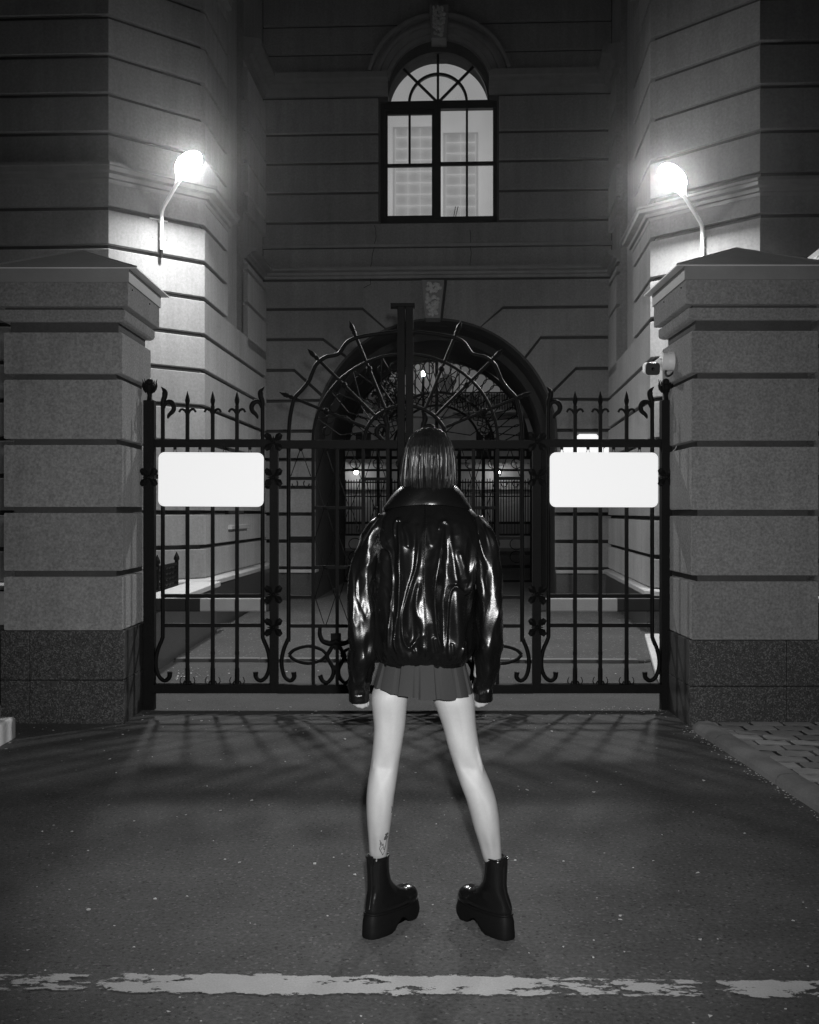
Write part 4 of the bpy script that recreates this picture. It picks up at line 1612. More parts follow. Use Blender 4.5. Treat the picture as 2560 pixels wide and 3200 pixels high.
# slanting metal canopy edge at the far right above the pillar
t = thing('metal_canopy', P(2560, 830, 9.6), 'slanting pale metal canopy edge above the right pillar', 'canopy')
g = MB()
a, b, c, d = P(2502, 823, 9.6), P(2600, 745, 9.6), P(2600, 786, 9.4), P(2530, 827, 9.4)
g.prism([a, b, c, d], (0, .015, -.012))
g.build('canopy_edge', M['sheet'], t)
g = MB()
a, b, c, d = P(2531, 828, 9.5), P(2620, 780, 9.5), P(2620, 830, 10.6), P(2532, 832, 10.6)
g.prism([a, b, c, d], (0, 0, -.01))
g.build('canopy_underside', M['dark_plastic'], t)
# ------------------------------------------------------------------ second gate at the far end of the passage
QY = 22.05
KQ = QY / F
def Q(x, y, dy=0.0):
    p = P(x, y, QY)
    return Vector((p.x, QY + dy, p.z))
t = thing('passage_gate', Q(1367, 1824), 'black iron gate with fanlight rings at the far end of the arched passage', 'gate')
qc = (1367, 1404)
def qring(r, w, a0, a1, n_, name):
    g = MB()
    g.tube([Q(qc[0] + r * math.cos(R(a0 + (a1 - a0) * i / n_)), qc[1] - r * math.sin(R(a0 + (a1 - a0) * i / n_))) for i in range(n_ + 1)], w * KQ / 2, 4)
    return g.build(name, IR, t)
qring(281, 14, 0, 180, 48, 'outer_ring')
qring(178, 8, 0, 180, 40, 'inner_ring')
qring(137, 7, 0, 180, 30, 'inner_ring')
for i in range(27):
    a = 7 + 166 * i / 26
    g = MB()
    c = Vector((qc[0] + 258 * math.cos(R(a)), qc[1] - 258 * math.sin(R(a))))
    pts = []
    for k in range(13):
        b_ = R(a - 100 + 200 * k / 12)
        pts.append(Q(c.x + 17 * math.cos(b_), c.y - 17 * math.sin(b_)))
    e0 = Q(qc[0] + 182 * math.cos(R(a + 3)), qc[1] - 182 * math.sin(R(a + 3)))
    e1 = Q(qc[0] + 182 * math.cos(R(a - 3)), qc[1] - 182 * math.sin(R(a - 3)))
    g.tube([e0] + pts + [e1], 3.2 * KQ / 2, 4)
    g.build('fan_loop', IR, t)
for i in range(22):
    a = 8 + 164 * i / 21
    g = MB()
    b0 = Q(qc[0] + 140 * math.cos(R(a)), qc[1] - 140 * math.sin(R(a)))
    for s_ in (-1, 1):
        pts = []
        for k in range(8):
            rr = 146 + 28 * k / 7
            da = s_ * 3.4 * math.sin(math.pi * k / 7 * 1.4)
            pts.append(Q(qc[0] + rr * math.cos(R(a + da)), qc[1] - rr * math.sin(R(a + da))))
        g.tube(pts, 3.2 * KQ / 2, 4)
    g.build('fan_curl', IR, t)
for x in (1074, 1182, 1220, 1365, 1436, 1511, 1548, 1662):
    g = MB()
    y0 = qc[1] - math.sqrt(max(0, 281 ** 2 - (x - qc[0]) ** 2)) if x == 1365 else 1404
    g.tube([Q(x, y0), Q(x, 1824)], 10 * KQ / 2, 4)
    g.build('upright', IR, t)
for y, w in ((1404, 10), (1430, 9), (1469, 7), (1507, 5), (1551, 4), (1634, 8), (1671, 7), (1770, 10), (1818, 12)):
    g = MB()
    g.tube([Q(1074, y), Q(1662, y)], w * KQ / 2, 4, flat=.6)
    g.build('rail', IR, t)
x = 1081
while x < 1660:
    g = MB()
    y1 = 1498 + random.uniform(-3, 3)
    g.tube([Q(x, y1), Q(x, 1671)], 2.8 * KQ / 2, 4)
    g.tube([Q(x + 4, 1634), Q(x + 4, 1671)], 2.2 * KQ / 2, 4)
    g.build('thin_bar', IR, t)
    x += 8.5
for k in range(8):
    cx = 1110 + k * 72
    for cy in (1449, 1700, 1740):
        g = MB()
        g.tube([Q(cx + (16 if cy == 1449 else 20) * math.cos(R(a)), cy + (15 if cy == 1449 else 18) * math.sin(R(a))) for a in range(0, 360, 24)], 2.6 * KQ / 2, 4, loop=True)
        g.build('ring_ornament', IR, t)

# ------------------------------------------------------------------ street and building seen through the passage
FY = 40.0
def FP(x, y, dy=0.0):
    p = P(x, y, FY + dy)
    return p
fb = thing('far_building', (FP(1380, 1600).x, FY, 0), 'pale building with cornices, balcony and wall lamps seen through the passage', 'building')
def fbox(name, x0, x1, y0, y1, d0, d1, m, par):
    g = MB()
    a, b = P(x0, y1, FY), P(x1, y0, FY)
    g.bb(a.x, b.x, FY + d0, FY + d1, a.z, b.z)
    return g.build(name, M[m], par)
fwall = fbox('wall', 850, 1900, 1244, 1740, 0, 4, 'far_wall', fb)
fbox('roof_cornice', 850, 1900, 1236, 1252, -.5, .0, 'far_wall', fb)
fbox('cornice', 850, 1900, 1296, 1304, -.35, .0, 'far_wall', fb)
fbox('cornice', 850, 1900, 1438, 1446, -.4, .0, 'far_wall', fb)
fbox('base_course', 850, 1900, 1505, 1530, -.12, .0, 'far_wall', fb)
for k in range(46):
    x = 990 + k * 17
    fbox('dentil', x, x + 8, 1446, 1453, -.3, 0, 'far_wall', fb)
for k in range(40):
    x = 1000 + k * 18
    fbox('dentil', x, x + 8, 1252, 1260, -.35, 0, 'far_wall', fb)
for x0, x1, y0, y1 in ((1112, 1160, 1352, 1432), (1240, 1284, 1352, 1432), (1488, 1536, 1350, 1430), (1620, 1664, 1350, 1430), (1000, 1044, 1352, 1432), (1120, 1156, 1272, 1294), (1250, 1284, 1272, 1294)):
    w_ = fbox('window', x0, x1, y0, y1, -.04, .02, 'far_dark', fb)
    fbox('surround', x0 - 6, x0, y0 - 4, y1, -.1, .02, 'far_wall', w_)
    fbox('surround', x1, x1 + 6, y0 - 4, y1, -.1, .02, 'far_wall', w_)
    fbox('sill', x0 - 8, x1 + 8, y1, y1 + 6, -.2, .02, 'far_wall', w_)
    fbox('mullion', (x0 + x1) / 2 - 2, (x0 + x1) / 2 + 2, y0, y1, -.07, -.04, 'far_wall', w_)
bal = fbox('balcony', 1415, 1620, 1290, 1298, -1.2, 0, 'far_wall', fb)
fbox('handrail', 1415, 1620, 1236, 1240, -1.2, -1.1, 'iron', bal)
for k in range(26):
    x = 1416 + k * 8
    fbox('baluster', x, x + 2.4, 1240, 1290, -1.18, -1.14, 'iron', bal)
# urn on the roof
g = MB()
c = P(1395, 1236, FY + .4)
g.lathe([(.16, 0), (.12, .1), (.2, .25), (.3, .45), (.26, .6), (.12, .7), (.1, .8)], c, 12)
g.build('roof_urn', M['far_wall'], fb, smooth=40)
for x in (1113, 1556):
    g = MB()
    g.ball(P(x, 1475, FY - .55), .08, 10, 6)
    g.build('lamp_globe', M['lamp_far'], fb, smooth=80)
    g = MB()
    g.tube([P(x, 1462, FY), P(x, 1462, FY - .55), P(x, 1470, FY - .55)], .03, 6)
    g.build('lamp_arm', IR, fb)
    g = MB()
    g.lathe([(.16, 0), (.13, .05), (.03, .08)], P(x, 1469, FY - .55), 10)
    g.build('lamp_shade', IR, fb, smooth=40)
# street lamp beyond the roof line
t = thing('street_lamp', (xat(1323, 33), 33, 0), 'distant lit street lamp seen above the far roof line', 'lamp')
g = MB()
g.tube([(xat(1323, 33), 33, 0), (xat(1323, 33), 33, zat(1176, 33))], .04, 8)
g.build('lamp_post', IR, t)
g = MB()
c = P(1323, 1176, 33)
g.lathe([(.02, 0), (.05, .03), (.045, .09), (.008, .17)], c, 10)
g.build('lamp_lantern', M['lantern'], t, smooth=40)
# small tree between the passage and the far building
t = thing('street_tree', (xat(1212, 30), 30, 0), 'small dark leafy tree beyond the passage gate', 'tree')
bx_ = xat(1212, 30)
g = MB()
g.tube([(bx_, 30, 0), (bx_ + .05, 30, 2.2), (bx_ - .04, 30, 3.8), (bx_, 30, 5.0)], [.08, .06, .045, .015], 8)
for k in range(9):
    a = k * 2.4
    z0 = 3.4 + k * .17
    g.tube([(bx_, 30, z0), (bx_ + .25 * math.cos(a), 30 + .25 * math.sin(a), z0 + .3), (bx_ + .42 * math.cos(a), 30 + .42 * math.sin(a), z0 + .45)], [.025, .014, .004], 6)
g.build('trunk', M['bark'], t)
g = MB()
for i in range(900):
    u = Vector((random.gauss(0, 1), random.gauss(0, 1), random.gauss(0, 1))).normalized() * random.uniform(.25, 1) ** .5
    c = Vector((bx_ + u.x * .46, 30 + u.y * .46, 4.6 + u.z * .7))
    e1 = Vector((random.gauss(0, 1), random.gauss(0, 1), random.gauss(0, 1))).normalized() * .055
    e2 = e1.cross(Vector((random.gauss(0, 1), random.gauss(0, 1), random.gauss(0, 1)))).normalized() * .028
    g.add([c - e1, c + e2, c + e1, c - e2], [(0, 1, 2, 3)])
g.build('crown', M['leaf'], t, fix=False)
# pavement strip in front of the far building
g = MB()
g.bb(-20, 20, 36.5, 40, 0, .13)
struct(g.build('far_pavement', M['concrete']))
# ------------------------------------------------------------------ person seen from behind
PY = 3.70
def HP(x, y, dy=0.0):
    p = P(x, y, PY)
    return Vector((p.x, PY + dy, p.z))
KP = PY / F
person = thing('person', (HP(1318, 2900).x, 3.72, 0), 'person seen from behind in a black leather jacket, grey pleated skirt and platform boots', 'person')

def ell_ring(c, rx, ry, n=28, ex=2.0, tilt=0.0):
    ring = []
    for j in range(n):
        a = 2 * math.pi * j / n
        ca, sa = math.cos(a), math.sin(a)
        x = rx * math.copysign(abs(ca) ** (2 / ex), ca)
        y = ry * math.copysign(abs(sa) ** (2 / ex), sa)
        ring.append(Vector((c[0] + x, c[1] + y, c[2] + x * tilt)))
    return ring
def limb_loft(g, st, n=28):
    """st: (y_px, xl, xr, dy, depth ratio)"""
    st = sorted(st)
    ys = [s[0] for s in st]
    rings = []
    m_ = 120
    for i in range(m_ + 1):
        y = ys[0] + (ys[-1] - ys[0]) * i / m_
        xl, xr, dy, dr = (smooth_interp(y, ys, [s[k] for s in st]) for k in (1, 2, 3, 4))
        a, b = HP(xl, y), HP(xr, y)
        rx = (b.x - a.x) / 2
        ring = ell_ring(((a.x + b.x) / 2, PY + dy, a.z), rx, rx * dr, n)
        kn = math.exp(-((y - 2398) / 34.0) ** 2)
        cf = math.exp(-((y - 2520) / 48.0) ** 2)
        th = math.exp(-((y - 2265) / 75.0) ** 2)
        ac_ = math.exp(-((y - 2640) / 40.0) ** 2)
        cx_ = (a.x + b.x) / 2
        for p in ring:
            u = (p.x - cx_) / rx
            if p.y < PY + dy:
                p.y += rx * (.035 * math.exp(-((y - 2394 - 6 * u) / 8.0) ** 2) * math.exp(-(u / .7) ** 4) + .13 * kn * math.exp(-(u / .34) ** 2) - .09 * kn * math.exp(-((abs(u) - .62) / .2) ** 2)
                             + .08 * cf * math.exp(-(u / .16) ** 2) - .05 * cf * math.exp(-((u - .45) / .25) ** 2)
                             + .10 * th * math.exp(-((u + .05) / .2) ** 2)
                             - .12 * ac_ * math.exp(-(u / .22) ** 2) + .07 * ac_ * math.exp(-((abs(u) - .5) / .2) ** 2))
        rings.append(ring)
    g.loft(rings)
def smooth_interp(x, xs, ys):
    # monotone-ish cubic (Catmull-Rom in y over uneven x)
    if x <= xs[0]: return ys[0]
    if x >= xs[-1]: return ys[-1]
    i = max(k for k in range(len(xs) - 1) if xs[k] <= x)
    h = xs[i + 1] - xs[i]
    t = (x - xs[i]) / h
    def slope(k):
        if k == 0: return (ys[1] - ys[0]) / (xs[1] - xs[0])
        if k == len(xs) - 1: return (ys[-1] - ys[-2]) / (xs[-1] - xs[-2])
        return (ys[k + 1] - ys[k - 1]) / (xs[k + 1] - xs[k - 1])
    m0, m1 = slope(i) * h, slope(i + 1) * h
    t2, t3 = t * t, t * t * t
    return (2 * t3 - 3 * t2 + 1) * ys[i] + (t3 - 2 * t2 + t) * m0 + (-2 * t3 + 3 * t2) * ys[i + 1] + (t3 - t2) * m1

body = MB()
# legs (outline read from the photograph, depth by anatomy: buttock and calf towards the camera, shin away)
limb_loft(body, [(1990, 1205, 1300, .015, 1.0), (2090, 1190, 1290, .012, 1.05), (2140, 1172, 1282, .008, 1.1), (2177, 1160, 1276, .005, 1.12), (2230, 1164, 1270, .008, 1.08), (2273, 1168, 1266, .01, 1.05), (2330, 1165, 1257, .012, 1.05),
                 (2391, 1158, 1247, .016, 1.05), (2440, 1150, 1240, .008, 1.08), (2491, 1145, 1232, .002, 1.12), (2540, 1145, 1227, .004, 1.12), (2591, 1148, 1220, .012, 1.08), (2640, 1151, 1213, .027, 1.05),
                 (2677, 1153, 1210, .040, 1.05), (2695, 1158, 1206, .046, 1.0), (2745, 1166, 1199, .048, 1.0)])
limb_loft(body, [(1990, 1340, 1440, .015, 1.0), (2090, 1346, 1452, .012, 1.05), (2145, 1350, 1470, .008, 1.1), (2182, 1352, 1482, .005, 1.1), (2230, 1369, 1486, .008, 1.06), (2273, 1384, 1489, .01, 1.05), (2330, 1399, 1498, .012, 1.05),
                 (2395, 1419, 1512, .016, 1.05), (2450, 1438, 1535, .008, 1.08), (2500, 1457, 1551, .002, 1.12), (2550, 1471, 1560, .004, 1.12), (2591, 1482, 1564, .010, 1.08), (2645, 1499, 1568, .025, 1.05),
                 (2692, 1512, 1571, .038, 1.05), (2712, 1521, 1570, .044, 1.0), (2760, 1532, 1566, .046, 1.0)])
# tendons behind the right knee
body.tube([HP(1489, 2330, -.018), HP(1499, 2385, -.016), HP(1512, 2440, -.012)], [.004, .010, .004], 8)
body.tube([HP(1180, 2335, -.012), HP(1172, 2390, -.012), HP(1168, 2440, -.010)], [.004, .010, .004], 8)
# trunk, neck, head
def zst(z, cx, rx, ry, cy=0.0):
    return ell_ring((cx, PY + .022 + cy, z), rx * .86, ry * .78, 28, 2.2)
CX = HP(1322, 1800).x
tr_ = [(.86, CX, .155, .11), (.92, CX, .17, .115), (1.0, CX, .155, .10), (1.1, CX + .002, .13, .09), (1.22, CX + .004, .145, .10), (1.33, CX + .006, .165, .105), (1.40, CX + .01, .17, .095), (1.45, CX + .014, .12, .075), (1.48, CX + .018, .06, .06), (1.53, CX + .02, .05, .055), (1.58, CX + .02, .052, .058)]
body.loft([zst(z, c, a, b) for z, c, a, b in tr_])
HX = HP(1338, 1450).x
def head_ring(z, rx, ryb, ryf, cy):
    ring = []
    for j in range(28):
        a = 2 * math.pi * j / 28
        ring.append(Vector((HX + rx * math.cos(a), PY + cy + (ryf if math.sin(a) > 0 else ryb) * math.sin(a), z)))
    return ring
body.loft([head_ring(*q) for q in ((1.500, .02, .02, .03, .05), (1.515, .042, .04, .055, .035), (1.54, .056, .06, .075, .02), (1.57, .064, .075, .085, .01), (1.60, .069, .085, .09, .005), (1.635, .072, .09, .09, 0), (1.665, .07, .088, .086, 0), (1.69, .06, .075, .075, 0), (1.708, .042, .052, .05, 0), (1.716, .015, .02, .02, 0))])
# nose, brows, lips, ears
body.tube([(HX, PY + .092, 1.635), (HX, PY + .105, 1.605), (HX, PY + .112, 1.592)], [.007, .010, .013], 8, ref=(1, 0, 0))
body.tube([(HX - .022, PY + .088, 1.556), (HX, PY + .096, 1.557), (HX + .022, PY + .088, 1.556)], [.004, .008, .004], 8)
for s_ in (-1, 1):
    body.tube([(HX + s_ * .016, PY + .09, 1.641), (HX + s_ * .034, PY + .086, 1.644), (HX + s_ * .048, PY + .07, 1.638)], [.005, .007, .004], 8)
    body.ball((HX + s_ * .031, PY + .083, 1.622), .012, 10, 6)
    body.ball((HX + s_ * .073, PY + .0, 1.61), .03, 10, 6, (.35, .6, 1))
# arms and hands
def hand(side, wrist, tips_y):
    w = wrist
    f_ = Vector((side * 0.02, 0.10, -1)).normalized()
    s3 = Vector((side * 1.0, 0.15, side * 0 - .1)).normalized()       # across the knuckles
    s3 = (s3 - f_ * s3.dot(f_)).normalized()
    n3 = s3.cross(f_).normalized()
    # palm
    rings = []
    for d, a, b in ((-.03, .018, .016), (0, .018, .015), (.03, .021, .014), (.06, .022, .013), (.076, .021, .011)):
        rings.append([w + f_ * d + s3 * a * math.cos(2 * math.pi * j / 14) + n3 * b * math.sin(2 * math.pi * j / 14) for j in range(14)])
    body.loft(rings)
    fwd = Vector((0, 1, 0))                                      # fingers curl away from the camera and back up
    for k, (u, L_) in enumerate(((-.022, .058), (-.0075, .076), (.0075, .068), (.022, .044))):
        b0 = w + f_ * .070 + s3 * u
        p1 = b0 + (f_ * .8 + fwd * .35).normalized() * L_ * .42
        p2 = p1 + (f_ * .25 + fwd * .9 + s3 * (-.15)).normalized() * L_ * .34
        p3 = p2 + (f_ * -.5 + fwd * .6 + s3 * (-.1)).normalized() * L_ * .28
        body.tube([b0 - f_ * .015, b0, (b0 + p1) / 2, p1, p2, p3, p3 + (p3 - p2) * .1], [.0074, .0074, .0070, .0074, .0068, .0058, .003], 10, ref=s3)
    b0 = w + f_ * .02 + s3 * (-.016) + fwd * .012
    p1 = b0 + (f_ * .8 + s3 * -.12 + fwd * .5).normalized() * .036
    p2 = p1 + (f_ * .9 + fwd * .3).normalized() * .03
    body.tube([b0, p1, p2, p2 + (p2 - p1) * .5], [.013, .0105, .009, .004], 10, ref=s3)
arms = []
for side, sh_px, el_px, wr_px in ((-1, (1200, 1670), (1131, 1925), (1128, 2119)), (1, (1496, 1670), (1530, 1930), (1501, 2116))):
    a, b, c = HP(*sh_px), HP(*el_px, -.03), HP(*wr_px, .0)
    q = smooth_path([a + Vector((-side * .06, .02, -.01)), a + Vector((0, .01, -.015)), (a + b) / 2, b, (b + c) / 2, c], 5)
    n_ = len(q) - 1
    body.tube(q, [np.interp(i / n_, [0, .2, .45, .6, .75, 1], [.02, .034, .036, .036, .034, .024]) for i in range(n_ + 1)], 18)
    hand(side, c + Vector((side * .002, 0, -.004)), 0)
    arms.append((side, a, b, c))
def remeshed(mb, name, voxel, iters, mat_, parent, keep=None):
    o = mb.build(name + '_raw', mat_)
    md = o.modifiers.new('r', 'REMESH')
    md.mode = 'VOXEL'
    md.voxel_size = voxel
    md.use_smooth_shade = True
    sm = o.modifiers.new('s', 'SMOOTH')
    sm.factor = .5
    sm.iterations = iters
    dg = bpy.context.evaluated_depsgraph_get()
    me = bpy.data.meshes.new_from_object(o.evaluated_get(dg))
    bpy.data.objects.remove(o)
    me.polygons.foreach_set('use_smooth', [True] * len(me.polygons))
    me.name = name
    if not me.materials:
        me.materials.append(mat_)
    r = bpy.data.objects.new(name, me)
    col.objects.link(r)
    adopt(r, parent)
    return r
bo = remeshed(body, 'body', .0042, 5, M['skin'], person)

# tattoo: small sketchy flower by the left ankle, laid on the skin
bmt = bmesh.new()
bmt.from_mesh(bo.data)
bvh = BVHTree.FromBMesh(bmt)
def on_skin(x, y):
    o = Vector((0, 0, EYE))
    d = (P(x, y, PY) - o).normalized()
    hit, nrm, _, _ = bvh.ray_cast(o, d)
    return None if hit is None else hit + nrm * .0008
g = MB()
for stroke, w in (([(1187, 2625), (1190, 2640), (1186, 2652), (1192, 2664), (1196, 2672)], .0011), ([(1187, 2640), (1191, 2632), (1194, 2644), (1197, 2636), (1199, 2650)], .0009),
                  ([(1190, 2656), (1196, 2648), (1200, 2656), (1204, 2642)], .0009), ([(1196, 2672), (1201, 2660), (1205, 2640), (1208, 2622)], .0009),
                  ([(1202, 2618), (1206, 2612), (1209, 2606), (1212, 2602)], .004), ([(1200, 2622), (1206, 2620), (1211, 2612)], .004), ([(1204, 2608), (1211, 2603)], .0035),
                  ([(1224, 2520), (1224.5, 2530), (1223, 2540)], .002)):
    pts = [on_skin(x, y) for x, y in stroke]
    pts = [p for p in pts if p is not None]
    if len(pts) > 1:
        g.tube(smooth_path(pts, 4), w, 5, flat=.35)
if g.v:
    g.build('tattoo', M['ink'], bo)
bmt.free()

# ---- pleated skirt
g = MB()
n_ = 280
rings = []
pl_ang = [0.0]
for k in range(13):
    z = 0
    t = k / 12
    y = 2035 + (2158 - 2035) * t
    ring = []
    for j in range(n_):
        a = 2 * math.pi * j / n_
        back = max(0.0, -math.sin(a))
        rx = (.136 + .036 * t)
        ry = (.100 + .052 * t)
        # box pleats
        ph = (a * 14 / (2 * math.pi) + .62) % 1.0
        fold = (0.0 if ph < .70 else (-.007 if ph < .74 else (-.009 if ph < .93 else -.004)))
        d = 1 + fold * (0.25 + t) / .16
        wob = 1 + .012 * t * math.sin(a * 5 + 1.0) + .008 * t * math.sin(a * 9 + .4)
        hem = 12 * t * (0.5 - 0.5 * math.cos(a)) * 0
        x = rx * math.cos(a) * d * wob
        xx = CX - .002 + x
        yy = y + t * (np.interp(math.cos(a), [-1, -.6, 0, .7, 1], [-22, -8, 6, 10, 6]) + 2 * math.sin(a * 11))
        ring.append(Vector((xx, PY + .0 + ry * math.sin(a) * d * wob, zat(yy, PY))))
    rings.append(ring)
inner = [[Vector((CX + (p.x - CX) * .985, PY + (p.y - PY) * .985, p.z)) for p in r] for r in rings[::-1]]
g.loft(rings + inner, caps=False, loop=True)
g.build('skirt', M['skirt'], person, smooth=28)

# ---- leather jacket: bloused body with folds traced from the photograph
def cA(x, y):                       # crop coordinates -> photograph pixels
    return (1000 + x / 2.695, 1280 + y / 2.695)
ridges = [
    ([(475, 960), (515, 1060), (545, 1150), (590, 1200), (612, 1330), (622, 1420), (615, 1550), (600, 1700), (590, 1900), (580, 2100)], .011, 13),
    ([(628, 1110), (626, 1010), (640, 945), (668, 922), (690, 950)], .007, 11),
    ([(668, 925), (672, 1000), (686, 1200), (692, 1400), (685, 1560), (672, 1700), (652, 1830), (642, 1950), (660, 2040), (700, 2090)], .011, 14),
    ([(690, 930), (735, 1030), (756, 1110), (752, 1180)], .008, 22),
    ([(822, 980), (826, 1150), (812, 1320), (780, 1430), (735, 1590), (706, 1720), (703, 1850), (720, 1960), (752, 2008), (785, 1980), (812, 1938), (862, 1900)], .011, 14),
    ([(845, 1440), (815, 1580), (806, 1680), (835, 1790)], .007, 20),
    ([(915, 880), (900, 960), (915, 1070), (940, 1190)], .007, 22),
    ([(1000, 1025), (1012, 960), (1045, 938), (1075, 955)], .007, 12),
    ([(1045, 950), (1030, 1080), (1000, 1270), (968, 1450), (962, 1580), (972, 1750), (985, 1880), (1010, 1990), (1035, 2060)], .012, 15),
    ([(1085, 960), (1112, 1180), (1135, 1380), (1150, 1480)], .008, 22),
    ([(1160, 1180), (1200, 1330), (1225, 1470)], .008, 20),
    ([(1395, 930), (1335, 1060), (1290, 1180), (1268, 1330), (1262, 1450), (1240, 1520), (1205, 1548), (1165, 1515), (1130, 1490), (1095, 1530), (1078, 1640), (1075, 1800), (1068, 1950), (1062, 2090)], .011, 14),
    ([(958, 1905), (972, 1990), (990, 2060)], .008, 12),
    ([(1205, 1990), (1180, 2060), (1158, 2105)], .008, 12),
    ([(648, 1900), (655, 1990), (690, 2085)], .006, 14),
    ([(860, 1980), (890, 2050)], .006, 14),
    ([(760, 1960), (800, 2060)], .005, 14), ([(1110, 1960), (1120, 2080)], .006, 14), ([(540, 1950), (560, 2080)], .007, 16), ([(1240, 1930), (1235, 2070)], .007, 16),
]
RS = []
for pts, amp, w in ridges:
    q = smooth_path([cA(*p) for p in pts], 6)
    segs = np.array([[p.x, p.y] for p in q])
    RS.append((segs, amp, 1.15 * w / 2.695))
def ridge_disp(px, py):
    """px, py arrays in photograph pixels -> outward displacement"""
    d = np.zeros_like(px)
    for segs, amp, w in RS:
        best = np.full(px.shape, 1e9)
        tt = np.zeros_like(px)
        L_ = len(segs) - 1
        for i in range(L_):
            a, b = segs[i], segs[i + 1]
            ab = b - a
            t = np.clip(((px - a[0]) * ab[0] + (py - a[1]) * ab[1]) / (ab @ ab + 1e-9), 0, 1)
            dx, dy = px - (a[0] + t * ab[0]), py - (a[1] + t * ab[1])
            dd = dx * dx + dy * dy
            m_ = dd < best
            best = np.where(m_, dd, best)
            tt = np.where(m_, (i + t) / L_, tt)
        env = np.clip(np.minimum(tt, 1 - tt) * 7, 0.25, 1)
        d += amp * env * np.exp(-best / (w * w))
    return d
nU, nV = 420, 230
jz = [(.940, .140, .112, 0), (.950, .152, .122, 0), (.966, .168, .136, 0), (.995, .180, .145, 0), (1.05, .184, .149, 0), (1.12, .183, .153, 0), (1.20, .180, .156, 0), (1.28, .179, .157, 0), (1.34, .179, .149, .002), (1.39, .179, .132, .004), (1.425, .172, .114, .008), (1.455, .150, .096, .012), (1.482, .118, .080, .016), (1.505, .092, .070, .018)]
zs = [q[0] for q in jz]
vs_ = np.linspace(0, 1, nV)
zz = zs[0] + (zs[-1] - zs[0]) * vs_
RX = np.array([smooth_interp(z, zs, [q[1] for q in jz]) for z in zz])
RYY = np.array([smooth_interp(z, zs, [q[2] for q in jz]) for z in zz])
CYY = np.array([smooth_interp(z, zs, [q[3] for q in jz]) for z in zz])
ang = np.linspace(0, 2 * np.pi, nU, endpoint=False)
ca, sa = np.cos(ang), np.sin(ang)
ex_ = 2.6
sx_n = np.sign(ca) * np.abs(ca) ** (2 / ex_)
sy_n = np.sign(sa) * np.abs(sa) ** (2 / ex_)
CXZ = CX + .020 * np.clip((zz - 1.12) / .28, 0, 1)
JX = CXZ[:, None] + RX[:, None] * sx_n[None, :]
JY = PY + .005 + CYY[:, None] + RYY[:, None] * sy_n[None, :]
JZ = np.repeat(zz[:, None], nU, 1)
# project to photograph pixels
pxm = 1280 + JX / JY * F
pym = 1600 - (JZ - EYE) / JY * F
backm = np.clip(-sa * 3 + .4, 0, 1)[None, :]
disp = ridge_disp(pxm, pym) * backm
# broad hanging folds between the creases, fading out at the shoulders
u_ = (pxm - 1322) / 100.0
fade = np.clip((1.42 - JZ) / .12, 0, 1) * np.clip((JZ - .945) / .06, 0, 1)
broad = (.0085 * np.sin(u_ * 6.3 + 1.1 * np.sin(JZ * 8)) + .0040 * np.sin(u_ * 11.0 + 2.0 + 1.6 * np.sin(JZ * 11 + 1)) + .0018 * np.sin(JZ * 30 + u_ * 5)) * fade
disp = disp + broad * (backm * .9 + .1)
# gathers at the hem
gath = (.0025 * np.sin(ang * 31 + 1.5 * np.sin(ang * 5)) + .002 * np.sin(ang * 53 + 2 * np.sin(ang * 7)))[None, :] * np.exp(-((JZ - .960) / .018) ** 2)
disp = disp + gath
from mathutils import noise as mnoise
def crumple(x, y, z, sx, sz, seed):
    q = Vector((x * sx + seed, y * sx, z * sz + .35 * math.sin(x * 40 + seed)))
    n1 = 1 - abs(mnoise.noise(q))
    n2 = 1 - abs(mnoise.noise(q * 2.1 + Vector((3.1, 1.7, seed))))
    return (n1 ** 3) * 1.0 + (n2 ** 3) * .45
CR = np.array([[crumple(JX[i, j], JY[i, j], JZ[i, j], 15.0, 5.5, 2.0) if sa[j] < .35 else .5 for j in range(nU)] for i in range(nV)])
CR2 = np.array([[mnoise.noise(Vector((JX[i, j] * 60, JY[i, j] * 60, JZ[i, j] * 28))) if sa[j] < .35 else 0 for j in range(nU)] for i in range(nV)])
upf = np.clip((1.47 - JZ) / .06, 0.15, 1)
disp = disp + (.0040 * (CR - .7) + .0007 * CR2) * upf
# sag: the surface leans so that flat stretches do not face the camera
nx_, ny_ = sx_n[None, :], sy_n[None, :]
nl_ = np.sqrt((nx_ * RYY[:, None]) ** 2 + (ny_ * RX[:, None]) ** 2) + 1e-9
NX, NY = nx_ * RYY[:, None] / nl_, ny_ * RX[:, None] / nl_
JX2, JY2 = JX + NX * disp, JY + NY * disp
g = MB()
rings = [[(JX2[i, j], JY2[i, j], JZ[i, j]) for j in range(nU)] for i in range(nV)]
# turned-in hem
low = [[(CX + (p[0] - CX) * s_, PY + (p[1] - PY) * s_, z) for p in rings[0]] for s_, z in ((.93, .946), (.97, .937))]
g.loft(low + rings, caps=True)
jacket = g.build('jacket', M['leather'], person, smooth=180, fix=False)
jm = jacket.data
b_ = bmesh.new(); b_.from_mesh(jm); bmesh.ops.recalc_face_normals(b_, faces=b_.faces); b_.to_mesh(jm)
bvh = BVHTree.FromBMesh(b_)
def on_jacket(x, y, e=.001):
    o = Vector((0, 0, EYE))
    d = (P(x, y, PY) - o).normalized()
    hit, nrm, _, _ = bvh.ray_cast(o, d)
    return None if hit is None else hit + nrm * e
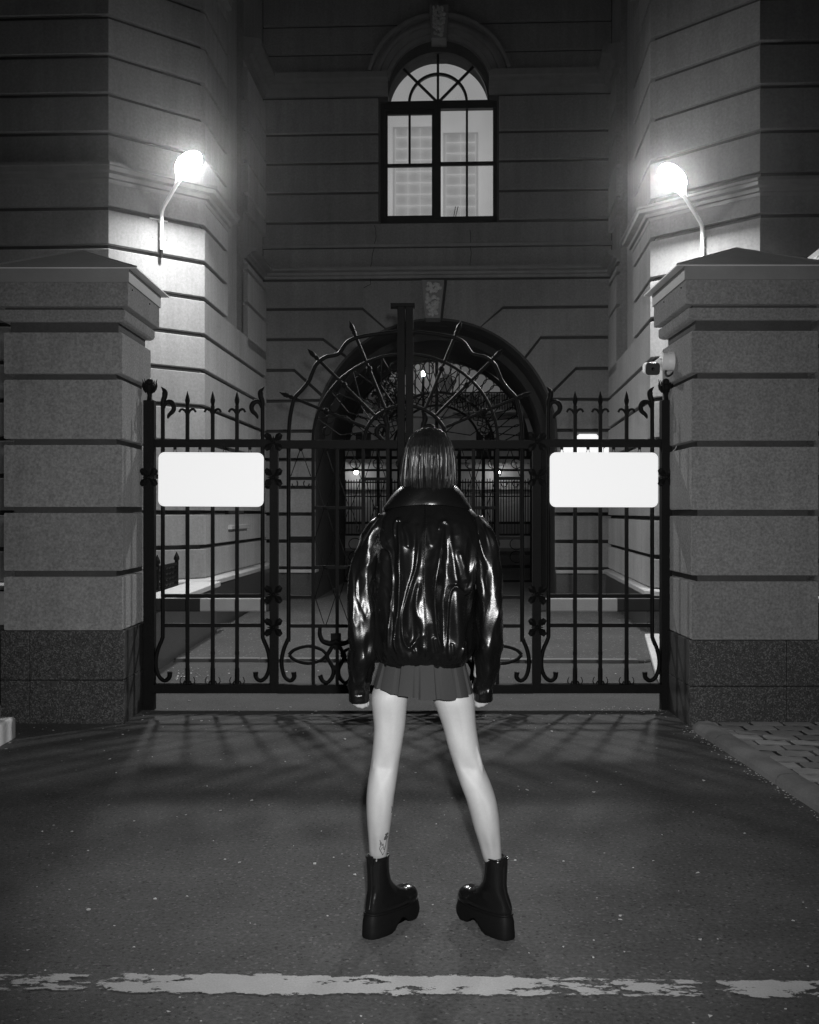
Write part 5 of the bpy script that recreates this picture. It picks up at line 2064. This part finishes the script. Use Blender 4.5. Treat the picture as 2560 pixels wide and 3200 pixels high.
# centre-back seam: two stitched welts
cs = smooth_path([cA(*p) for p in ((884, 770), (884, 1000), (872, 1300), (874, 1500), (886, 1700), (895, 1880), (888, 2085))], 12)
for off in (-2.2, 2.2):
    g = MB()
    pts = [on_jacket(p.x + off, p.y, .0006) for p in cs]
    g.tube([p for p in pts if p is not None], .0022, 6)
    g.build('seam_welt', M['leather'], jacket, smooth=80)
g = MB()
for p in cs[::1]:
    for off in (-4.0, 4.0):
        a = on_jacket(p.x + off, p.y, .0006)
        c = on_jacket(p.x + off, p.y + 3.4, .0006)
        if a is not None and c is not None:
            g.tube([a, c], .0007, 4)
g.build('stitching', M['rubber'], jacket)
# sleeves
def sleeve(side, cent, wid, label):
    """cent: [(x, y, dy)], wid: half width px at each"""
    n1, n2 = 110, 110
    q = smooth_path([HP(x, y, dy) for x, y, dy in cent], 22)
    wq = smooth_path([Vector((w, d, 0)) for w, d in wid], 22)
    m_ = len(q) - 1
    rings = []
    for i in range(m_ + 1):
        s_ = i / m_
        t = (q[min(i + 1, m_)] - q[max(i - 1, 0)]).normalized()
        bx_ = t.cross(Vector((0, 1, 0))).normalized()
        by_ = bx_.cross(t).normalized()
        w, d = wq[i].x * KP, wq[i].y * KP
        ring = []
        for j in range(n2):
            a = 2 * math.pi * j / n2
            # long diagonal drape folds plus compression wrinkles at elbow and cuff
            f1 = .0055 * math.sin(a * 3 + s_ * 9 * side + 1.0) * math.sin(math.pi * min(1, s_ * 1.2)) + .003 * math.sin(a * 5 - s_ * 14 + .5)
            f2 = .0060 * math.exp(-((s_ - .66) / .10) ** 2) * math.sin(s_ * 40 + 2.6 * math.cos(a + side * .7))
            f3 = .0032 * math.exp(-((s_ - .86) / .07) ** 2) * math.sin(s_ * 60 + 2.5 * math.cos(a + 1))
            f4 = .006 * math.exp(-((s_ - .12) / .10) ** 2) * math.sin(a * 4 + s_ * 20)
            k = f1 + f2 + f3 + f4
            pq = q[i]
            cr_ = crumple(math.cos(a) * .06 + side, math.sin(a) * .06, pq.z + .25 * a * .06, 16.0, 8.0, 5.0 + side)
            k = k * .8 + .0048 * (cr_ - .7)
            if s_ > .94:
                k *= .25
            e = 2.3
            cx_, cy_ = math.cos(a), math.sin(a)
            X = (w + k) * math.copysign(abs(cx_) ** (2 / e), cx_)
            Y = (d + k) * math.copysign(abs(cy_) ** (2 / e), cy_)
            ring.append(q[i] + bx_ * X + by_ * Y)
        rings.append(ring)
    # inside of the cuff
    c = q[-1]
    for s_, dz in ((.9, .004), (.82, .03)):
        rings.append([c + (p - c) * s_ + Vector((0, 0, dz)) for p in rings[m_]])
    g = MB()
    g.loft(rings)
    o = g.build('sleeve', M['leather'], jacket, smooth=180)
    # cuff band
    g = MB()
    cr = []
    for k, (sc, dz) in enumerate(((1.0, .042), (1.035, .038), (1.04, .004), (1.0, -.001))):
        cr.append([c + Vector(((p.x - c.x) * sc, (p.y - c.y) * sc, dz + (p.z - c.z))) for p in rings[m_]])
    g.loft(cr, caps=False)
    g.build('cuff', M['leather'], o, smooth=60)
    return o
sleeve(-1, [(1206, 1622, .008), (1178, 1668, .0), (1148, 1750, -.012), (1133, 1840, -.022), (1134, 1930, -.028), (1137, 2010, -.022), (1128, 2080, -.010), (1122, 2140, .0), (1122, 2190, .004)],
       [(26, 50), (36, 60), (41, 60), (43, 58), (45, 58), (47, 56), (40, 50), (33, 42), (31, 38)], '')
sleeve(1, [(1482, 1625, .008), (1504, 1672, .0), (1520, 1750, -.012), (1528, 1840, -.022), (1528, 1930, -.028), (1526, 2010, -.022), (1520, 2080, -.010), (1512, 2140, .0), (1510, 2186, .004)],
       [(26, 50), (34, 60), (39, 60), (41, 58), (42, 58), (43, 56), (37, 50), (31, 42), (29, 38)], '')
# armhole seams
for pts in ([(460, 880), (440, 980), (430, 1100), (418, 1230), (416, 1330), (432, 1470)], [(1392, 900), (1375, 1000), (1345, 1100), (1318, 1200), (1305, 1330), (1298, 1480)]):
    g = MB()
    q = [on_jacket(*cA(*p), .0012) for p in smooth_path(pts, 6)] if False else [on_jacket(*cA(p[0], p[1]), .0012) for p in smooth_path(pts, 6)]
    q = [p for p in q if p is not None]
    if len(q) > 2:
        g.tube(q, .0025, 6)
        g.build('seam_welt', M['leather'], jacket, smooth=80)
# collar: a broad fold lying on the shoulders
g = MB()
n_ = 96
def coll(t, a):
    """t 0 at the neck edge .. 1 at the outer edge; a azimuth, -90 deg = back"""
    ca_, sa_ = math.cos(a), math.sin(a)
    back = max(0.0, -sa_)
    r0x, r0y, z0 = .080, .076, 1.548 + .006 * back
    fall = .012 * back
    r1x, r1y = .152, .122
    z1 = 1.462 + .020 * back ** 2
    e = t ** .8
    rx = r0x + (r1x - r0x) * e
    ry = r0y + (r1y - r0y) * e + .003 * math.sin(math.pi * t) * back
    z = z0 + (z1 - z0) * t + .004 * math.sin(math.pi * t)
    wr_ = .003 * math.sin(a * 7 + t * 5) * t + .003 * math.exp(-((a + 1.5) / .12) ** 2) * math.sin(t * 6)
    return Vector((HX + .001 + rx * ca_ - .004 * t, PY + .016 + (ry + wr_) * sa_, z + .004 * math.sin(a * 3 + 1) * (1 - t)))
rings = []
for k in range(9):
    rings.append([coll(k / 8, 2 * math.pi * j / n_) for j in range(n_)])
for k in range(8, -1, -1):
    rings.append([coll(k / 8, 2 * math.pi * j / n_) - Vector((0, 0, .007)) + Vector((0, 0, 0)) for j in range(n_)])
g.loft(rings, caps=False, loop=True)
collar = g.build('collar', M['leather'], jacket, smooth=70)
g = MB()
g.tube([coll(-.0, 2 * math.pi * j / n_) + Vector((0, 0, .002)) for j in range(n_)], .0035, 6, loop=True)
g.build('collar_edge', M['leather'], collar, smooth=80)
# waistband under the bloused body
g = MB()
rings = []
for k, (z, s_) in enumerate(((.930, .97), (.933, 1.0), (.957, 1.005), (.960, .97))):
    rings.append(ell_ring((CX, PY + .005, z), .142 * s_, .114 * s_, 72, 2.6))
g.loft(rings, caps=False)
g.build('waistband', M['leather'], jacket, smooth=60)

# ---- hair: a bob of fine locks over a dark cap
def hair_r(z):
    zz_ = [1.50, 1.53, 1.56, 1.60, 1.64, 1.67, 1.70, 1.72, 1.733, 1.739]
    rx = [.078, .083, .087, .0875, .0845, .079, .067, .052, .033, .004]
    ry = [.074, .084, .094, .101, .103, .098, .082, .060, .036, .005]
    return np.interp(z, zz_, rx), np.interp(z, zz_, ry)
g = MB()
rings = []
for k in range(24):
    z = 1.515 + (1.720 - 1.515) * k / 23
    rx, ry = hair_r(z)
    rings.append([Vector((HX + (rx - .016) * math.cos(2 * math.pi * j / 40), PY + (ry - .016) * math.sin(2 * math.pi * j / 40) * (1.0 if math.sin(2 * math.pi * j / 40) < 0 else .55), z)) for j in range(40)])
g.loft(rings)
cap = g.build('hair', M['hair'], person, smooth=180)
g = MB()
hr = random.Random(3)
for i in range(5200):
    a = hr.uniform(-math.pi * 1.08, math.pi * .08)        # round the back and the sides
    lift = hr.uniform(-.007, .003)
    ztip = 1.508 + hr.gauss(0, .010) + .010 * abs(math.cos(a))
    w = hr.uniform(.0006, .0016)
    ph = hr.uniform(0, 6.28)
    hr_s = hr.uniform(.002, .009)
    lump = .0035 * math.sin(a * 9 + .8) + .002 * math.sin(a * 23 + 2.1)
    amp = hr.uniform(0, .07)
    stray = hr.random() < .07
    z0 = 1.737 - abs(hr.gauss(0, .010))
    pts = []
    m_ = 13
    clump = .010 * math.sin(a * 17 + 1.3) + .006 * math.sin(a * 41)
    for k in range(m_ + 1):
        t = k / m_
        z = z0 + (ztip - z0) * (t ** .82)
        rx, ry = hair_r(max(1.50, min(1.7385, z)))
        # strands leave a parting near the crown and swing to their azimuth
        aa = a + amp * math.sin(3 * t + ph) * t + clump * t * 3
        o = lift * (0.3 + t) + (hr_s * t if stray else 0) + clump * .10 * t + lump * t
        if t > .85:
            o -= .006 * (t - .85) / .15
        sy = math.sin(aa)
        pts.append(Vector((HX + .004 * (1 - t) + (rx + o) * math.cos(aa), PY + (ry + o) * sy * (1.0 if sy < 0 else .6), z)))
    g.tube(pts, [w * .7 * (1.0 if k < m_ * .8 else max(.08, (m_ - k) / (m_ * .2))) for k in range(m_ + 1)], 3, ref=(math.cos(a), math.sin(a), 0), ph=hr.uniform(0, 2))
lk = g.build('hair_locks', M['hair'], cap, fix=False)
lk['kind'] = 'stuff'

# ---- platform boots
def boot(ax, ay, head, label, sdx=0.0):
    """ax, ay heel centre on the ground; head: toe direction angle from +Y (positive towards +X)"""
    Rz = Matrix.Rotation(-head, 3, 'Z')
    o3 = Vector((ax, ay, 0))
    def T(x, y, z):
        return Rz @ Vector((x, y, z)) + o3
    def outline(y0, y1, w0, w1, n=44, inset=0.0):
        """foot outline from heel y0 to toe y1; w0 heel half width, w1 ball half width"""
        pts = []
        for j in range(n):
            a = 2 * math.pi * j / n
            s_, c_ = math.sin(a), math.cos(a)
            t = (s_ + 1) / 2
            yy_ = y0 + (y1 - y0) * t
            wv = (w0 + (w1 - w0) * t)
            x = wv * math.copysign(abs(c_) ** .62, c_) - inset * math.copysign(1, c_) * 0
            pts.append((x, yy_))
        return pts
    def botz(y):
        return float(np.interp(y, [-.05, .045, .062, .085, .110, .132, .19, .215, .24], [0, 0, .018, .040, .038, .014, .003, .012, .032]))
    ol = outline(-.054, .242, .048, .053)
    ot = outline(-.044, .232, .041, .048)
    def topz(y):
        return float(np.interp(y, [-.05, .06, .22], [.080, .072, .062]))
    g = MB()
    cen = (0, .085)
    rings = [[T(x * .55, cen[1] + (y - cen[1]) * .8, botz(cen[1] + (y - cen[1]) * .8)) for x, y in ol],
             [T(x * .96, y * .985 + .001, botz(y)) for x, y in ol], [T(x, y, botz(y) + .006) for x, y in ol]]
    for t in (.25, .5, .75):
        rings.append([T(x * (1 - .08 * t), cen[1] + (y - cen[1]) * (1 - .035 * t), (botz(y) + .006) * (1 - t) + (topz(y) - .004) * t) for x, y in ol])
    rings.append([T(x, y, topz(y) - .004) for x, y in ot])
    rings.append([T(x * .95, y * .985, topz(y)) for x, y in ot])
    g.loft(rings)
    so = g.build('platform_sole', M['rubber'], None, smooth=42)
    # welt between sole and upper
    w_ = MB()
    w_.tube([T(x * .985, y * .99, topz(y) + .001) for x, y in ot], .0042, 6, ref=(0, 0, 1), loop=True)
    # upper
    u = MB()
    rings = []
    for z, y0, y1, w0, w1 in ((.070, -.040, .222, .038, .045), (.090, -.043, .224, .040, .046), (.104, -.042, .214, .039, .043), (.118, -.039, .165, .037, .037), (.132, -.035, .120, .035, .035), (.150, -.029, .094, .0335, .034), (.175, -.025, .068, .033, .033), (.205, -.026, .058, .0325, .0325), (.240, -.028, .055, .0335, .033), (.258, -.029, .054, .034, .034), (.266, -.029, .054, .034, .034)):
        k_ = min(1.0, max(0.0, (z - .11) / .05))
        rings.append([T(x + sdx * k_, y, z) for x, y in outline(y0, y1, w0, w1)])
    u.loft(rings)
    # bulbous toe cap
    rings = []
    for i in range(11):
        th = math.pi * (.02 + .96 * i / 10)
        rings.append([T(.0475 * math.sin(th) * math.cos(2 * math.pi * j / 24), .168 + .064 * math.sin(th) * math.sin(2 * math.pi * j / 24), .084 + .040 * math.cos(th)) for j in range(24)])
    u.loft(rings)
    up = remeshed(u, 'boot', .0036, 4, M['patent'], person)
    adopt(so, up)
    w_.build('welt', M['rubber'], up, smooth=80)
    # zip, pull tab and heel strip
    z_ = MB()
    z_.tube([T(0.006, -.045, .10), T(.004 + sdx * .6, -.032, .14), T(.003 + sdx, -.026, .18), T(.002 + sdx, -.029, .24), T(.002 + sdx, -.031, .266)], .0045, 6, flat=.6)
    z_.build('heel_seam', M['patent'], up, smooth=60)
    z_ = MB()
    z_.prism([T(-.012 + sdx, -.0335, .245), T(.012 + sdx, -.0335, .245), T(.012 + sdx, -.0340, .277), T(-.012 + sdx, -.0340, .277)], (Rz @ Vector((0, .006, 0))))
    z_.build('pull_tab', M['patent'], up, bevel=0.002)
    # top edge binding
    e = MB()
    e.tube([T(x * 1.02 + sdx, y, .267) for x, y in outline(-.029, .054, .034, .034)], .003, 6, ref=(0, 0, 1), loop=True)
    e.build('top_binding', M['patent'], up, smooth=80)
    return up
hl, hr2 = P(1174, 2905, 3.735), P(1567, 2912, 3.725)
boot(hl.x, 3.735, R(34), 'left', .0)
boot(hr2.x, 3.725, R(-32), 'right', -.012)
g = MB()
g.bb(-115, 115, -45, 125, -1.0, 13)
m = bpy.data.materials.new('thin night haze')
m.use_nodes = True
nt = m.node_tree
nt.nodes.remove(nt.nodes['Principled BSDF'])
pv = nt.nodes.new('ShaderNodeVolumePrincipled')
pv.inputs['Color'].default_value = (1, 1, 1, 1)
pv.inputs['Density'].default_value = 0.0005
pv.inputs['Anisotropy'].default_value = 0.965
nt.links.new(pv.outputs[0], nt.nodes['Material Output'].inputs['Volume'])
hz = g.build('haze', m)
tag(hz, 'thin haze in the night air glowing round the lamps', None, kind='stuff')
